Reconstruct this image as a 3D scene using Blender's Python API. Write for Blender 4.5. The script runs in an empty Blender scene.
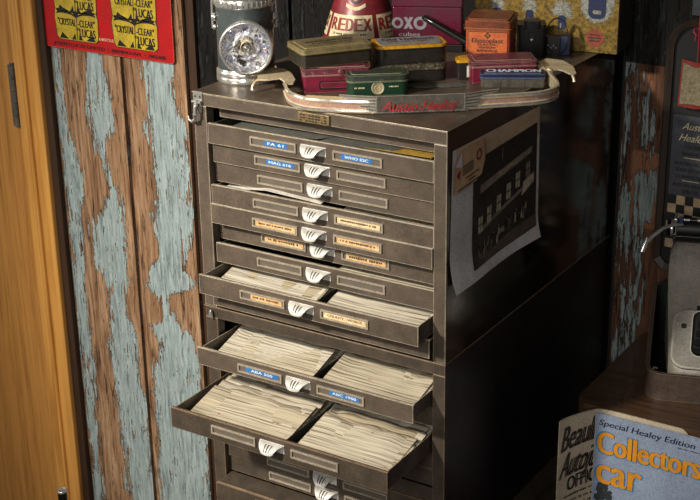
import bpy, bmesh, math, random
from math import sin, cos, pi, radians
from mathutils import Vector, Matrix
rnd = random.Random(7)
C = bpy.context.scene.collection
ZO = 1.42          # height of the cabinet top above the floor
WALL = 0.592       # y of the plank wall; the cabinet front is y = 0

# ------------------------------------------------------------------ materials
def lin(h):
    h = h.lstrip('#'); o = []
    for i in (0, 2, 4):
        c = int(h[i:i+2], 16) / 255
        o.append(c / 12.92 if c <= .04045 else ((c + .055) / 1.055) ** 2.4)
    return (*o, 1)
class N:
    """small helper around a node tree"""
    def __init__(s, name):
        s.m = bpy.data.materials.new(name); s.m.use_nodes = True
        s.t = s.m.node_tree; s.b = s.t.nodes['Principled BSDF']
    def n(s, typ, **kw):
        x = s.t.nodes.new(typ)
        for k, v in kw.items(): setattr(x, k, v)
        return x
    def l(s, a, b): s.t.links.new(a, b)
    def coord(s, scale=(1, 1, 1), kind='Object'):
        tc = s.n('ShaderNodeTexCoord'); mp = s.n('ShaderNodeMapping'); mp.inputs['Scale'].default_value = scale
        s.l(tc.outputs[kind], mp.inputs['Vector']); return mp.outputs['Vector']
    def noise(s, vec, scale=5, detail=5, rough=.6, dist=0):
        x = s.n('ShaderNodeTexNoise'); s.l(vec, x.inputs['Vector'])
        x.inputs['Scale'].default_value = scale; x.inputs['Detail'].default_value = detail
        x.inputs['Roughness'].default_value = rough; x.inputs['Distortion'].default_value = dist
        return x.outputs['Fac']
    def ramp(s, fac, stops):
        x = s.n('ShaderNodeValToRGB'); s.l(fac, x.inputs['Fac'])
        while len(x.color_ramp.elements) < len(stops): x.color_ramp.elements.new(.5)
        for e, (p, c) in zip(x.color_ramp.elements, stops): e.position = p; e.color = c
        return x.outputs['Color']
    def math(s, op, a, b=None, clamp=False):
        x = s.n('ShaderNodeMath', operation=op); x.use_clamp = clamp
        for i, v in enumerate((a, b)):
            if v is None: continue
            if isinstance(v, (int, float)): x.inputs[i].default_value = v
            else: s.l(v, x.inputs[i])
        return x.outputs[0]
    def mix(s, fac, a, b):
        x = s.n('ShaderNodeMix', data_type='RGBA')
        for i, v in ((0, fac), (6, a), (7, b)):
            if isinstance(v, (int, float)): x.inputs[i].default_value = v
            elif isinstance(v, tuple): x.inputs[i].default_value = v
            else: s.l(v, x.inputs[i])
        return x.outputs[2]
    def bump(s, h, strength=.3, dist=.002):
        x = s.n('ShaderNodeBump'); x.inputs['Strength'].default_value = strength; x.inputs['Distance'].default_value = dist
        s.l(h, x.inputs['Height']); s.l(x.outputs['Normal'], s.b.inputs['Normal'])
def g(v): return (v, v, v, 1)

def paint(name, col, col2=None, rough=.5, metal=0, spec=.5, scale=40, wear=None, wear_amt=.55, edge=None, edge_r=.0012, bump=.15, chips=.66, coat=0, grain=.8):
    """painted or printed sheet: mottled colour, chips, rubbed edges"""
    k = N(name); v = k.coord()
    c1 = lin(col); c2 = lin(col2) if col2 else tuple(x * .6 for x in c1[:3]) + (1,)
    f = k.noise(v, scale, 6, .65)
    out = k.ramp(f, [(.3, c2), (.65, c1)])
    if wear:
        w = k.noise(v, scale * 2.3, 8, .75)
        wm = k.ramp(w, [(chips, g(0)), (chips + .05, g(1))])
        out = k.mix(k.math('MULTIPLY', wm, wear_amt), out, lin(wear))
    gr = k.ramp(k.noise(v, 420, 3, .7), [(.30, g(.62)), (.5, g(1)), (.68, g(1.3))])
    mg = k.n('ShaderNodeMix', data_type='RGBA', blend_type='MULTIPLY'); mg.inputs[0].default_value = grain; k.l(out, mg.inputs[6]); k.l(gr, mg.inputs[7]); out = mg.outputs[2]
    if edge:
        bv = k.n('ShaderNodeBevel', samples=4); bv.inputs['Radius'].default_value = edge_r
        ge = k.n('ShaderNodeNewGeometry'); d = k.n('ShaderNodeVectorMath', operation='DOT_PRODUCT')
        k.l(bv.outputs[0], d.inputs[0]); k.l(ge.outputs['Normal'], d.inputs[1])
        e = k.math('SUBTRACT', 1, d.outputs['Value'])
        e = k.math('MULTIPLY', e, k.math('ADD', k.math('MULTIPLY', k.noise(v, 60, 4), 9), -1.5), True)
        out = k.mix(k.math('MULTIPLY', e, 2.2, True), out, lin(edge))
    k.l(out, k.b.inputs['Base Color'])
    k.b.inputs['Metallic'].default_value = metal
    k.b.inputs['Coat Weight'].default_value = coat
    k.b.inputs['Specular IOR Level'].default_value = spec
    r = k.ramp(f, [(.3, g(min(1, rough + .1))), (.7, g(max(.05, rough - .1)))]); k.l(r, k.b.inputs['Roughness'])
    if bump: k.bump(k.noise(v, scale * 4, 5), bump, .0006)
    return k.m
def plain(name, col, rough=.5, metal=0, spec=.5):
    k = N(name); v = k.coord(); c = lin(col)
    k.l(k.ramp(k.noise(v, 60, 4), [(.3, tuple(x * .75 for x in c[:3]) + (1,)), (.7, c)]), k.b.inputs['Base Color'])
    k.b.inputs['Roughness'].default_value = rough; k.b.inputs['Metallic'].default_value = metal
    k.b.inputs['Specular IOR Level'].default_value = spec
    return k.m

def wood(name, dark, light, stretch=(9, 9, .55), rough=.7, bump=.4, spec=.3, scale=6, streak=.0, coat=0):
    k = N(name); v = k.coord(stretch)
    a = k.noise(v, scale, 8, .62, .6); b = k.noise(v, scale * 5, 6, .7)
    f = k.math('ADD', k.math('MULTIPLY', a, .7), k.math('MULTIPLY', b, .3))
    k.l(k.ramp(f, [(.3, lin(dark)), (.52, lin(light)), (.72, tuple(min(1, x * 1.25) for x in lin(light)[:3]) + (1,))]), k.b.inputs['Base Color'])
    k.b.inputs['Roughness'].default_value = rough; k.b.inputs['Specular IOR Level'].default_value = spec
    k.b.inputs['Coat Weight'].default_value = coat
    k.bump(f, bump, .002)
    return k.m

def peeling(name, wood_d, wood_m, wood_l, paint_a, paint_b, lit_patch=None):
    """old boards with flaking paint; vertex attribute 'flake' says where paint is left"""
    k = N(name)
    v = k.coord((7, 7, .5)); vi = k.coord((1, 1, .35)); vf = k.coord((1, 1, .05)); vg = k.coord((1, 1, .09))
    a = k.noise(v, 6, 9, .68, 1.4); b = k.noise(vf, 240, 6, .7); cr = k.noise(vg, 120, 8, .72, .3)
    f = k.math('ADD', k.math('MULTIPLY', a, .55), k.math('MULTIPLY', b, .45))
    wd = k.ramp(f, [(.34, lin(wood_d)), (.47, lin(wood_m)), (.62, lin(wood_l)), (.75, tuple(min(1, x * 1.3) for x in lin(wood_l)[:3]) + (1,))])
    crack = k.ramp(cr, [(.36, g(.85)), (.43, g(0))])
    wd = k.mix(crack, wd, tuple(x * .3 for x in lin(wood_d)[:3]) + (1,))
    at = k.n('ShaderNodeAttribute', attribute_name='flake')
    if lit_patch:
        ab = k.n('ShaderNodeAttribute', attribute_name='lit_patch')
        wd = k.mix(ab.outputs['Fac'], wd, k.mix(f, lin(lit_patch), tuple(x * 1.5 for x in lin(lit_patch)[:3]) + (1,)))  # paler wood colour painted in where patches of light fall
    n1 = k.noise(vi, 48, 10, .75, .6); n2 = k.noise(k.coord((1, 1, .07)), 170, 8, .7)
    m = k.math('ADD', at.outputs['Fac'], k.math('ADD', k.math('MULTIPLY', k.math('SUBTRACT', n1, .5), 2.9), k.math('MULTIPLY', k.math('SUBTRACT', n2, .5), 3.6)))
    mask = k.ramp(m, [(.42, g(0)), (.50, g(1))])
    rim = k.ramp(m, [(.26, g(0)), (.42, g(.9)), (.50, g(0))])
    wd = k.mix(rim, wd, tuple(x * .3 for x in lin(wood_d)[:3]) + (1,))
    pc = k.ramp(k.noise(vg, 150, 8, .75), [(.30, tuple(x * .45 for x in lin(paint_a)[:3]) + (1,)), (.42, lin(paint_a)), (.62, lin(paint_b))])
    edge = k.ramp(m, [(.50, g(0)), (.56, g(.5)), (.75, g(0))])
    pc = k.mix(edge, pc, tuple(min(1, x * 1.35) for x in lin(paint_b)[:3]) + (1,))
    out = k.mix(mask, wd, pc)
    k.l(out, k.b.inputs['Base Color']); k.b.inputs['Roughness'].default_value = .75
    k.b.inputs['Specular IOR Level'].default_value = .25
    hgt = k.math('ADD', k.math('MULTIPLY', mask, .7), k.math('MULTIPLY', f, 1.0))
    k.bump(k.math('SUBTRACT', hgt, k.math('MULTIPLY', crack, .5)), .9, .004)
    return k.m

def card_mat(name, stops):
    k = N(name); oi = k.n('ShaderNodeObjectInfo')
    base = k.ramp(oi.outputs['Random'], stops)
    tc = k.n('ShaderNodeTexCoord'); sp = k.n('ShaderNodeSeparateXYZ'); k.l(tc.outputs['Object'], sp.inputs[0])
    ad = k.n('ShaderNodeVectorMath', operation='ADD'); k.l(tc.outputs['Object'], ad.inputs[0])
    cm = k.n('ShaderNodeCombineXYZ'); k.l(k.math('MULTIPLY', oi.outputs['Random'], 37), cm.inputs[1]); k.l(cm.outputs[0], ad.inputs[1])
    mp = k.n('ShaderNodeMapping'); mp.inputs['Scale'].default_value = (4.5, 330, 40); k.l(ad.outputs[0], mp.inputs[0])
    st = k.noise(mp.outputs[0], 1, 5, .7)
    out = k.mix(k.ramp(st, [(.36, g(.95)), (.5, g(.25)), (.6, g(0))]), base, lin('4a3c2c'))
    gap_edge = k.ramp(k.math('ADD', sp.outputs[1], k.math('MULTIPLY', k.math('SUBTRACT', st, .5), .006)), [(.0812, g(0)), (.0842, g(.95))])  # browned top edge, darkened to paint in the shade between cards
    out = k.mix(gap_edge, out, lin('4f3f2c'))
    # short red pencil marks
    mp2 = k.n('ShaderNodeMapping'); mp2.inputs['Scale'].default_value = (55, 160, 40); k.l(ad.outputs[0], mp2.inputs[0])
    rd = k.ramp(k.noise(mp2.outputs[0], 1, 2, .5), [(.71, g(0)), (.75, g(.8))])
    out = k.mix(rd, out, lin('9a4a3c'))
    k.l(out, k.b.inputs['Base Color']); k.b.inputs['Roughness'].default_value = .85; k.b.inputs['Specular IOR Level'].default_value = .2
    k.bump(st, .4, .0006)
    return k.m

M = {}
M['steel'] = paint('brown_grey_enamel', '5d5145', '41382e', .42, .0, .5, 26, 'b5aa9a', .5, edge='dccdb2', edge_r=.0018, chips=.66)
M['steel_top'] = paint('scuffed_brown_enamel', '65594b', '42392f', .34, .25, .6, 22, 'b0a28c', .6, edge='cbb48e', chips=.66)
M['steel_old'] = paint('worn_brown_enamel', '50463b', '352d25', .45, .1, .5, 30, '96704f', .55, edge='a88a68', edge_r=.0016, chips=.64)
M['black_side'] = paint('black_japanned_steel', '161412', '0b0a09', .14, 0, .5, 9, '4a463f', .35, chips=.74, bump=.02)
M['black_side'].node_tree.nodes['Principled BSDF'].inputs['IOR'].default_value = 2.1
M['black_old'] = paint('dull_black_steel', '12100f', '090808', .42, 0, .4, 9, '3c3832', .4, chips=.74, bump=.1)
M['inside'] = plain('dark_inside', '1d1915', .8)
M['handle'] = paint('silvered_pull', 'd6d2c9', 'a8a49b', .42, .1, .6, 60, '5a554d', .5, chips=.68)
M['groove'] = plain('groove_black', '1a1815', .7)
M['holder'] = paint('label_frame_metal', '9c8f7c', '7a6f60', .4, .2, .5, 80, 'd0c4ac', .6, edge='e8dcc2', edge_r=.0008)
M['slot'] = plain('empty_slot', '5f554a', .7)
M['bluetape'] = plain('blue_embossed_tape', '2f72b4', .35)
M['white'] = plain('white_letters', 'e8eef2', .6)
M['tanlabel'] = paint('tan_card_label', 'd2ae7c', 'b58b5a', .85, scale=90, bump=0)
M['creamlabel'] = paint('cream_card_label', 'dcc49a', 'c2a373', .85, scale=90, bump=0)
M['ink'] = plain('typed_ink', '2c2118', .8)
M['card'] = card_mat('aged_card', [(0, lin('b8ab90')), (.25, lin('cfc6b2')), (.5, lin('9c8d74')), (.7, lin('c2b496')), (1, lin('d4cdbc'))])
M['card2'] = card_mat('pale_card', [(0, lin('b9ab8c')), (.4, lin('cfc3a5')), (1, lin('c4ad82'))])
M['paper'] = paint('creased_white_paper', 'dcd8cd', 'b7b1a2', .8, scale=50, bump=.2)
M['greypaper'] = paint('grey_folder_paper', '59584f', '3f3f39', .8, scale=50, bump=.2)
M['yellowpaper'] = paint('yellow_folder_paper', 'b08a2c', '7d6020', .8, scale=50, bump=.2)
M['chrome'] = paint('old_chrome', 'dcdad4', 'aaa69c', .20, .75, .5, 70, '5f5548', .5, chips=.72, bump=.05)
M['brass'] = paint('tarnished_chrome_brass', 'ecdcb8', 'c2a880', .30, .4, .5, 60, '5f4c30', .55, edge='f0e2c0', chips=.68, bump=.1)
M['red_sheen'] = paint('rosy_reflection_band', 'c9a490', 'a87c6c', .34, .35, .5, 60, 'c9b49a', .5)  # red reflection in the bar, painted as a rosy colour
M['badge'] = paint('grey_badge_plate', '6a6258', '4c463e', .42, .2, .5, 70, '97907f', .5, edge='c9c4b4')
M['scriptred'] = plain('red_script', 'a82a30', .4)
M['lampgrey'] = paint('lamp_grey_paint', '444a4a', '343a3a', .32, 0, .5, 20, '7d8486', .5, chips=.76, bump=.04)
M['black'] = plain('black_paint', '0e0d0c', .5)
M['blackgloss'] = plain('black_gloss', '14130f', .22)
M['hinge'] = paint('dull_hinge_steel', '807a6e', '5a544a', .35, .4, .5, 50, '8a8276', .5)
M['leather'] = paint('black_leather', '191714', '0c0b0a', .45, 0, .5, 70, '4a443a', .5, bump=.5)
M['olive'] = paint('olive_gilt_tin', '8a7d5c', '5f543c', .42, .2, .5, 45, '2a251c', .6, edge='b09c5c')
M['oliverim'] = paint('gilt_rim', '8f7f48', '665a34', .35, .6, .5, 60, '2a251c', .5, edge='cdb878')
M['olivebody'] = paint('dull_grey_tin', '4a4438', '2d2922', .4, .5, .5, 40, '7d735c', .6, edge='8f835f')
M['redtin'] = paint('crimson_tin', '7a1a34', '521024', .35, .1, .5, 45, '2a1414', .5, edge='b87a72')
M['redtinlid'] = paint('scuffed_crimson_lid', '74303e', '4c222c', .4, .2, .5, 60, '927a6c', .7, edge='b89a88', chips=.58)
M['green'] = paint('dark_green_tin', '1d3f2c', '12291d', .35, .15, .5, 50, '9aa894', .5, edge='8f9a80', chips=.66)
M['greenlid'] = paint('worn_green_lid', '3c4538', '28302a', .42, .25, .5, 60, '7d7a66', .6, edge='9aa080', chips=.58)
M['cream'] = paint('old_cream_print', 'd6c9a0', 'ab9c74', .55, scale=90, wear='4a3c28', chips=.66, wear_amt=.6)
M['medal'] = paint('cream_medallion', 'b3a684', '7d6f50', .5, scale=120, wear='3c3020', chips=.6)
M['yellowrim'] = paint('mustard_rim', 'd09a26', 'a87418', .4, .1, .5, 70, '6e5018', .5, chips=.66)
M['holbtop'] = paint('silver_grey_lid', '9a9a98', '7d7a76', .4, .3, .5, 60, '55493a', .6, chips=.62)
M['browntin'] = paint('brown_print', '3a2413', '26170c', .5)
M['greytin'] = paint('grey_tin_body', '6a645a', '3e3a34', .36, .3, .5, 60, 'a8a090', .5, chips=.62)
M['nameplate'] = paint('dull_brass_plate', '8a744e', '544428', .45, .3, .5, 120, 'c9b080', .5, chips=.6)
M['darktin'] = paint('dark_tin_body', '34302b', '1e1b18', .34, .3, .5, 50, '5d564a', .5, chips=.68)
M['wornlid'] = paint('rubbed_tin_lid', '6b6350', '2e2a22', .4, .4, .5, 120, 'c4b894', .7, chips=.55)
M['orange'] = paint('orange_tin_print', 'b9582a', '94401c', .38, .1, .5, 50, '7a3416', .45, edge='d8915a', chips=.68)
M['orangelid'] = paint('rusty_orange_lid', '86401f', '542714', .4, .25, .5, 50, '2e1a10', .6, edge='b3764a', chips=.6)
M['orangelabel'] = paint('orange_label', 'c8652e', 'ac5022', .45, scale=60, bump=.05)
M['navy'] = paint('navy_lid', '1f2c50', '141d36', .35, .2, .5, 60, '6d7388', .5, edge='8088a0', chips=.66)
M['redex'] = paint('red_oil_can', '7d2028', '54161c', .42, .05, .5, 30, '3c1210', .5, chips=.66)
M['redink'] = paint('red_print', '8a1c22', '6e1418', .5, scale=100, wear='c9b98c', chips=.72)
M['maroon'] = paint('maroon_tin', '5e142c', '420e20', .32, .05, .5, 20, '2e0a14', .4, chips=.72)
M['silverink'] = plain('silver_print', '8f8a8e', .45, .2)
M['yellowbox'] = paint('yellow_tin_sheet', '967624', '2e230c', .55, 0, .4, 130, '2e2410', .7, chips=.55, bump=.4)
M['yellowside'] = paint('dark_box_side', '3c3628', '26221a', .6, scale=40)
M['plugblue'] = paint('navy_print', '1a2850', '101a36', .5, scale=60, bump=.1)
M['plugsilver'] = paint('silver_burst_print', 'a5a598', '56564c', .5, scale=260, wear='1c1c18', chips=.54, wear_amt=.8, bump=.2)
M['seal'] = paint('red_seal_print', 'a0452e', '6e2c1e', .5, scale=160, wear='2e1a10', chips=.58)
M['signred'] = paint('red_sign_enamel', 'c01a1c', '9a1214', .38, 0, .5, 18, '6e1a14', .5, edge='d8a878', chips=.74, bump=.05)
M['signyellow'] = paint('yellow_sign_print', 'c8ac34', '9c8420', .45, scale=30, wear='7d6820', chips=.70)
M['signblack'] = plain('sign_black', '1c1810', .5)
M['tableboard'] = wood('dark_table_wood', '0c0604', '4c3626', (.9, 16, 9), .3, .5, .5, 7, coat=.4)
M['doorwood'] = wood('honey_door_veneer', '8c5624', 'c48a46', (14, 14, .5), .45, .2, .4, 5)
M['doorwood2'] = wood('honey_door_frame', 'a86a28', 'd49a4e', (9, 9, .4), .45, .15, .4, 5)
M['darkwood'] = wood('dark_strip_wood', '1c120c', '3c281a', (9, 9, .5), .7, .4)
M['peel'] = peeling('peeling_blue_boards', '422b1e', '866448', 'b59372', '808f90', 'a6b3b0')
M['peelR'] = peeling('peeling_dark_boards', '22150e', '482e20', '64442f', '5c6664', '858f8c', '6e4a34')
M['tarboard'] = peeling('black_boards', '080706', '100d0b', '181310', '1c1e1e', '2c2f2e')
M['framewood'] = wood('sign_frame_wood', '1c1612', '382d26', (9, 9, 1), .5, .25)
M['board'] = plain('sign_black_board', '090808', .6)
M['greycard'] = paint('charcoal_sign_card', '43444a', '36373c', .7, scale=40, bump=0)
M['bookred'] = paint('vermilion_book_cover', '8f2a1a', '6a1c10', .5, scale=30)
M['bookpage'] = paint('ribbed_pages', '8f8468', '655a42', .8, scale=180, wear='5f5238', chips=.6)
M['tan'] = paint('checker_tan', 'b59a78', '8c7454', .7, scale=60)
M['case'] = paint('brown_case_leather', '4c3d33', '32281f', .5, 0, .4, 70, '8c7860', .5, bump=.4, edge='8c7860')
M['caselining'] = plain('green_case_lining', '16211a', .9)
M['typegrey'] = paint('warm_grey_hammertone', '8f887c', '7b7468', .38, .1, .5, 60, 'b3aa98', .4, chips=.72, bump=.1)
M['typegrey2'] = paint('worn_grey_frame', '8f8a80', '756f66', .4, .1, .5, 60, 'd6cfbf', .6, chips=.62, edge='e2dccc', edge_r=.003)
M['key'] = plain('black_key', '0d0d0d', .3)
M['letterpaper'] = paint('tan_letter_paper', 'c8a27c', 'a9825c', .8, scale=30, bump=.1)
M['photodark'] = paint('photo_black', '1d1a18', '0f0d0c', .4, scale=26, wear='5a534a', chips=.66, wear_amt=.4, bump=0)
M['photomid'] = paint('photo_grey', '8f8272', '5c5348', .45, scale=60, bump=0)
M['photolight'] = paint('photo_light', 'c9bca4', '94866f', .45, scale=120, bump=0)
M['photoroad'] = paint('photo_road', '5b5044', '3c342c', .45, scale=30, bump=0)
M['postercream'] = paint('poster_margin', 'c9ad90', 'ac8f72', .7, scale=20, bump=0)
M['posterwhite'] = paint('poster_white', 'd2cdcc', 'b4aeac', .7, scale=20, bump=0)
M['magcover'] = paint('magazine_sky_print', '8a97ab', '6f7a8e', .35, scale=9, bump=0)
M['magpage'] = paint('cream_page', 'b9ab94', '9a8c76', .6, scale=12, bump=0)
M['magink'] = plain('navy_ink', '141c38', .5)
M['magorange'] = plain('orange_ink', 'd08a20', .5)
M['magcyan'] = plain('cyan_outline', '2d86c0', .5)
M['magblack'] = plain('page_black', '0f0e0c', .5)
M['treeink'] = paint('dark_tree_print', '2e3436', '1c2022', .5, scale=120, bump=0)
M['carred'] = paint('car_print', '5e1a1e', '3c1014', .4, scale=30, bump=0)
M['rust'] = paint('rusty_remnant', '5c4230', '2c2018', .8, scale=120, bump=.6)
M['floor'] = wood('floor_boards', '2e2218', '5c4632', (9, .6, 9), .6, .3)
def glass():
    k = N('clear_lens_glass'); t_ = k.n('ShaderNodeBsdfTransparent'); gl = k.n('ShaderNodeBsdfGlossy'); gl.inputs['Roughness'].default_value = .04
    fr = k.n('ShaderNodeFresnel'); fr.inputs['IOR'].default_value = 1.5; mx = k.n('ShaderNodeMixShader')
    k.l(k.math('MULTIPLY', fr.outputs[0], .7), mx.inputs[0]); k.l(t_.outputs[0], mx.inputs[1]); k.l(gl.outputs[0], mx.inputs[2])
    k.l(mx.outputs[0], k.t.nodes['Material Output'].inputs['Surface']); return k.m
M['glass'] = glass()
def reflector():
    k = N('silvered_reflector'); v = k.coord((1, 1, 1))
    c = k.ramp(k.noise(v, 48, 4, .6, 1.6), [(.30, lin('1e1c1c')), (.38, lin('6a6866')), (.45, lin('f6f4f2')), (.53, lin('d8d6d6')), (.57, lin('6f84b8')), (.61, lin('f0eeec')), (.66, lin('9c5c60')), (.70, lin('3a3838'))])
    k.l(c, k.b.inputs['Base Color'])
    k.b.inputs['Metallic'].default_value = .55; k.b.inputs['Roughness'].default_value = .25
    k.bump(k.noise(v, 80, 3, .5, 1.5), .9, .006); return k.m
M['reflector'] = reflector()
M['lampred'] = paint('red_lamp_cap', '6a1218', '3c0a0e', .25, scale=30)

# ------------------------------------------------------------------ mesh builder
_tc = {}
def text_geo(s, extrude=0):
    if s not in _tc:
        cu = bpy.data.curves.new('t', 'FONT'); cu.body = s; cu.size = 1; cu.align_x = 'LEFT'; cu.resolution_u = 3
        ob = bpy.data.objects.new('t', cu); me = ob.to_mesh()
        vs = [(v.co.x, v.co.y) for v in me.vertices]; fs = [tuple(p.vertices) for p in me.polygons]
        ob.to_mesh_clear(); bpy.data.objects.remove(ob); bpy.data.curves.remove(cu)
        _tc[s] = (vs, fs)
    return _tc[s]
class MB:
    def __init__(s): s.v = []; s.f = []; s.mi = []; s.mats = []; s.sm = []
    def mid(s, m):
        m = M[m] if isinstance(m, str) else m
        if m not in s.mats: s.mats.append(m)
        return s.mats.index(m)
    def add(s, vs, fs, m, smooth=False):
        o = len(s.v); i = s.mid(m); s.v += [Vector(p) for p in vs]
        for f in fs: s.f.append(tuple(o + k for k in f)); s.mi.append(i); s.sm.append(smooth)
        return s
    def box(s, a, b, m, T=None):
        (x0, y0, z0), (x1, y1, z1) = a, b
        vs = [Vector(p) for p in ((x0, y0, z0), (x1, y0, z0), (x1, y1, z0), (x0, y1, z0), (x0, y0, z1), (x1, y0, z1), (x1, y1, z1), (x0, y1, z1))]
        if T: vs = [T @ p for p in vs]
        return s.add(vs, [(0, 3, 2, 1), (4, 5, 6, 7), (0, 1, 5, 4), (1, 2, 6, 5), (2, 3, 7, 6), (3, 0, 4, 7)], m)
    def prism(s, poly, fn, d, m, mside=None, smooth=False):
        """poly in 2D; fn(x, y, h) -> 3D; from h=0 to h=d (d is the front)"""
        n = len(poly)
        vs = [fn(x, y, 0) for x, y in poly] + [fn(x, y, d) for x, y in poly]
        s.add(vs, [tuple(range(n, 2 * n))], m); s.add(vs, [tuple(reversed(range(n)))], mside or m)
        s.add(vs, [(i, (i + 1) % n, n + (i + 1) % n, n + i) for i in range(n)], mside or m, smooth); return s
    def sheet(s, poly, fn, m, h=0):
        return s.add([fn(x, y, h) for x, y in poly], [tuple(range(len(poly)))], m)
    def lathe(s, prof, o, m, n=48, ax=(0, 0, 1), mfn=None, smooth=True, caps=True):
        ax = Vector(ax).normalized(); t = Vector((1, 0, 0)) if abs(ax.x) < .9 else Vector((0, 1, 0))
        u = ax.cross(t).normalized(); w = ax.cross(u); o = Vector(o)
        vs = [o + ax * h + (u * cos(2 * pi * i / n) + w * sin(2 * pi * i / n)) * r for r, h in prof for i in range(n)]
        fs = [(j * n + i, j * n + (i + 1) % n, (j + 1) * n + (i + 1) % n, (j + 1) * n + i) for j in range(len(prof) - 1) for i in range(n)]
        s.add(vs, fs, m, smooth)
        if caps:
            k = len(prof) - 1
            if prof[0][0] > 1e-6: s.add(vs[:n], [tuple(reversed(range(n)))], m)
            if prof[-1][0] > 1e-6: s.add(vs[k * n:], [tuple(range(n))], m)
        return s
    def tube(s, pts, r, m, n=10, closed=False, flat=1.0):
        pts = [Vector(p) for p in pts]; k = len(pts); vs = []
        rr = r if isinstance(r, (list, tuple)) else [r] * k
        up = Vector((0, 0, 1))
        for i, p in enumerate(pts):
            d = (pts[(i + 1) % k] - pts[i - 1]) if closed else (pts[min(i + 1, k - 1)] - pts[max(i - 1, 0)])
            d.normalize(); a = d.cross(up if abs(d.z) < .95 else Vector((1, 0, 0))).normalized(); b = a.cross(d)
            vs += [p + (a * cos(2 * pi * j / n) + b * sin(2 * pi * j / n) * flat) * rr[i] for j in range(n)]
        kk = k if closed else k - 1
        fs = [(i * n + j, i * n + (j + 1) % n, ((i + 1) % k) * n + (j + 1) % n, ((i + 1) % k) * n + j) for i in range(kk) for j in range(n)]
        s.add(vs, fs, m, True)
        if not closed: s.add(vs[:n], [tuple(reversed(range(n)))], m); s.add(vs[-n:], [tuple(range(n))], m)
        return s
    def sweep(s, pts, prof, m, closed=False, mfn=None, smooth=True):
        """profile (offset to the right of the path, height) swept along a path that lies level"""
        pts = [Vector(p) for p in pts]; k = len(pts); n = len(prof); vs = []
        for i, p in enumerate(pts):
            d = (pts[(i + 1) % k] - pts[i - 1]) if closed else (pts[min(i + 1, k - 1)] - pts[max(i - 1, 0)])
            d.z = 0; d.normalize(); a = Vector((d.y, -d.x, 0))
            vs += [p + a * q + Vector((0, 0, h)) for q, h in prof]
        kk = k if closed else k - 1
        for j in range(n):
            fs = [(i * n + j, ((i + 1) % k) * n + j, ((i + 1) % k) * n + (j + 1) % n, i * n + (j + 1) % n) for i in range(kk)]
            s.add(vs, fs, mfn(j) if mfn else m, smooth)
        if not closed: s.add(vs[:n], [tuple(range(n))], m); s.add(vs[-n:], [tuple(reversed(range(n)))], m)
        return s
    def grid(s, fn, nu, nv, m, smooth=True, mfn=None):
        vs = [fn(i / nu, j / nv) for j in range(nv + 1) for i in range(nu + 1)]
        for j in range(nv):
            for i in range(nu):
                a = j * (nu + 1) + i
        fs = [(j * (nu + 1) + i, j * (nu + 1) + i + 1, (j + 1) * (nu + 1) + i + 1, (j + 1) * (nu + 1) + i) for j in range(nv) for i in range(nu)]
        if not mfn: return s.add(vs, fs, m, smooth)
        o = len(s.v); s.v += [Vector(p) for p in vs]
        for q, f in enumerate(fs):
            s.f.append(tuple(o + k for k in f)); s.mi.append(s.mid(mfn((q % nu + .5) / nu, (q // nu + .5) / nv))); s.sm.append(smooth)
        return s
    def text(s, txt, fn, m, w=None, h=None, shear=0, c=(0, 0), lift=.0002, fat=0, stretch=None):
        """writes txt centred at c in the (x, y) of fn(x, y, lift); w = width, h = capital height"""
        vs, fs = text_geo(txt)
        if not vs: return s
        x0 = min(v[0] for v in vs); x1 = max(v[0] for v in vs); y0 = min(0, 0); y1 = .73
        sx = (w / (x1 - x0)) if w else h / .73
        sy = (h / .73) if h else sx
        for dx in ((0,) if not fat else (-fat, fat)):
            P = []
            for x, y in vs:
                yy = (y - y1 / 2) * sy; xx = (x - (x0 + x1) / 2) * sx + yy * shear + dx
                P.append(fn(c[0] + xx, c[1] + yy, lift + (abs(dx) * .02 if dx > 0 else 0)))
            s.add(P, fs, m)
        return s
    def marks(s, fn, m, w, h, c=(0, 0), lift=.0003, seed=1):
        """a line of print too small to read: uneven little dashes"""
        r = random.Random(seed); x = -w / 2
        while x < w / 2 - h * .4:
            q = min(r.uniform(.5, 1.1) * h, w / 2 - x); k = r.uniform(.55, 1) * h / 2
            s.add([fn(c[0] + x, c[1] - k, lift), fn(c[0] + x + q * .75, c[1] - k, lift), fn(c[0] + x + q * .75, c[1] + k * .8, lift), fn(c[0] + x, c[1] + k * .8, lift)], [(0, 1, 2, 3)], m)
            x += q + (h * .6 if r.random() < .2 else 0)
        return s
    def build(s, name, parent=None, loc=None, rz=0, bevel=0, seg=2, sub=0):
        me = bpy.data.meshes.new(name); me.from_pydata([tuple(v) for v in s.v], [], s.f)
        for m in s.mats: me.materials.append(m)
        me.polygons.foreach_set('material_index', s.mi); me.polygons.foreach_set('use_smooth', s.sm)
        me.update()
        o = bpy.data.objects.new(name, me); C.objects.link(o)
        if parent: o.parent = parent
        if loc: o.location = loc
        if rz: o.rotation_euler = (0, 0, rz)
        if bevel:
            b = o.modifiers.new('b', 'BEVEL'); b.width = bevel; b.segments = seg; b.limit_method = 'ANGLE'; b.angle_limit = radians(40)
            b.use_clamp_overlap = True
        return o
def tag(o, label, cat=None, group=None, kind=None):
    if label: o['label'] = label
    if cat: o['category'] = cat
    if group: o['group'] = group
    if kind: o['kind'] = kind
    return o
def thing(name, label, cat, loc, rz=0, group=None):
    o = bpy.data.objects.new(name, None); C.objects.link(o); o.empty_display_size = .02
    o.location = (loc[0], loc[1], loc[2] + ZO); o.rotation_euler = (0, 0, rz)
    return tag(o, label, cat, group)
def root(o, z=ZO):
    o.location.z += z; return o
def struct(o, label=None):
    o['kind'] = 'structure'
    return o
def rrect(x0, y0, x1, y1, r, n=5):
    P = []
    for cx, cy, a in ((x1 - r, y0 + r, -pi / 2), (x1 - r, y1 - r, 0), (x0 + r, y1 - r, pi / 2), (x0 + r, y0 + r, pi)):
        P += [(cx + r * cos(a + pi / 2 * i / n), cy + r * sin(a + pi / 2 * i / n)) for i in range(n + 1)]
    return P
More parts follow.
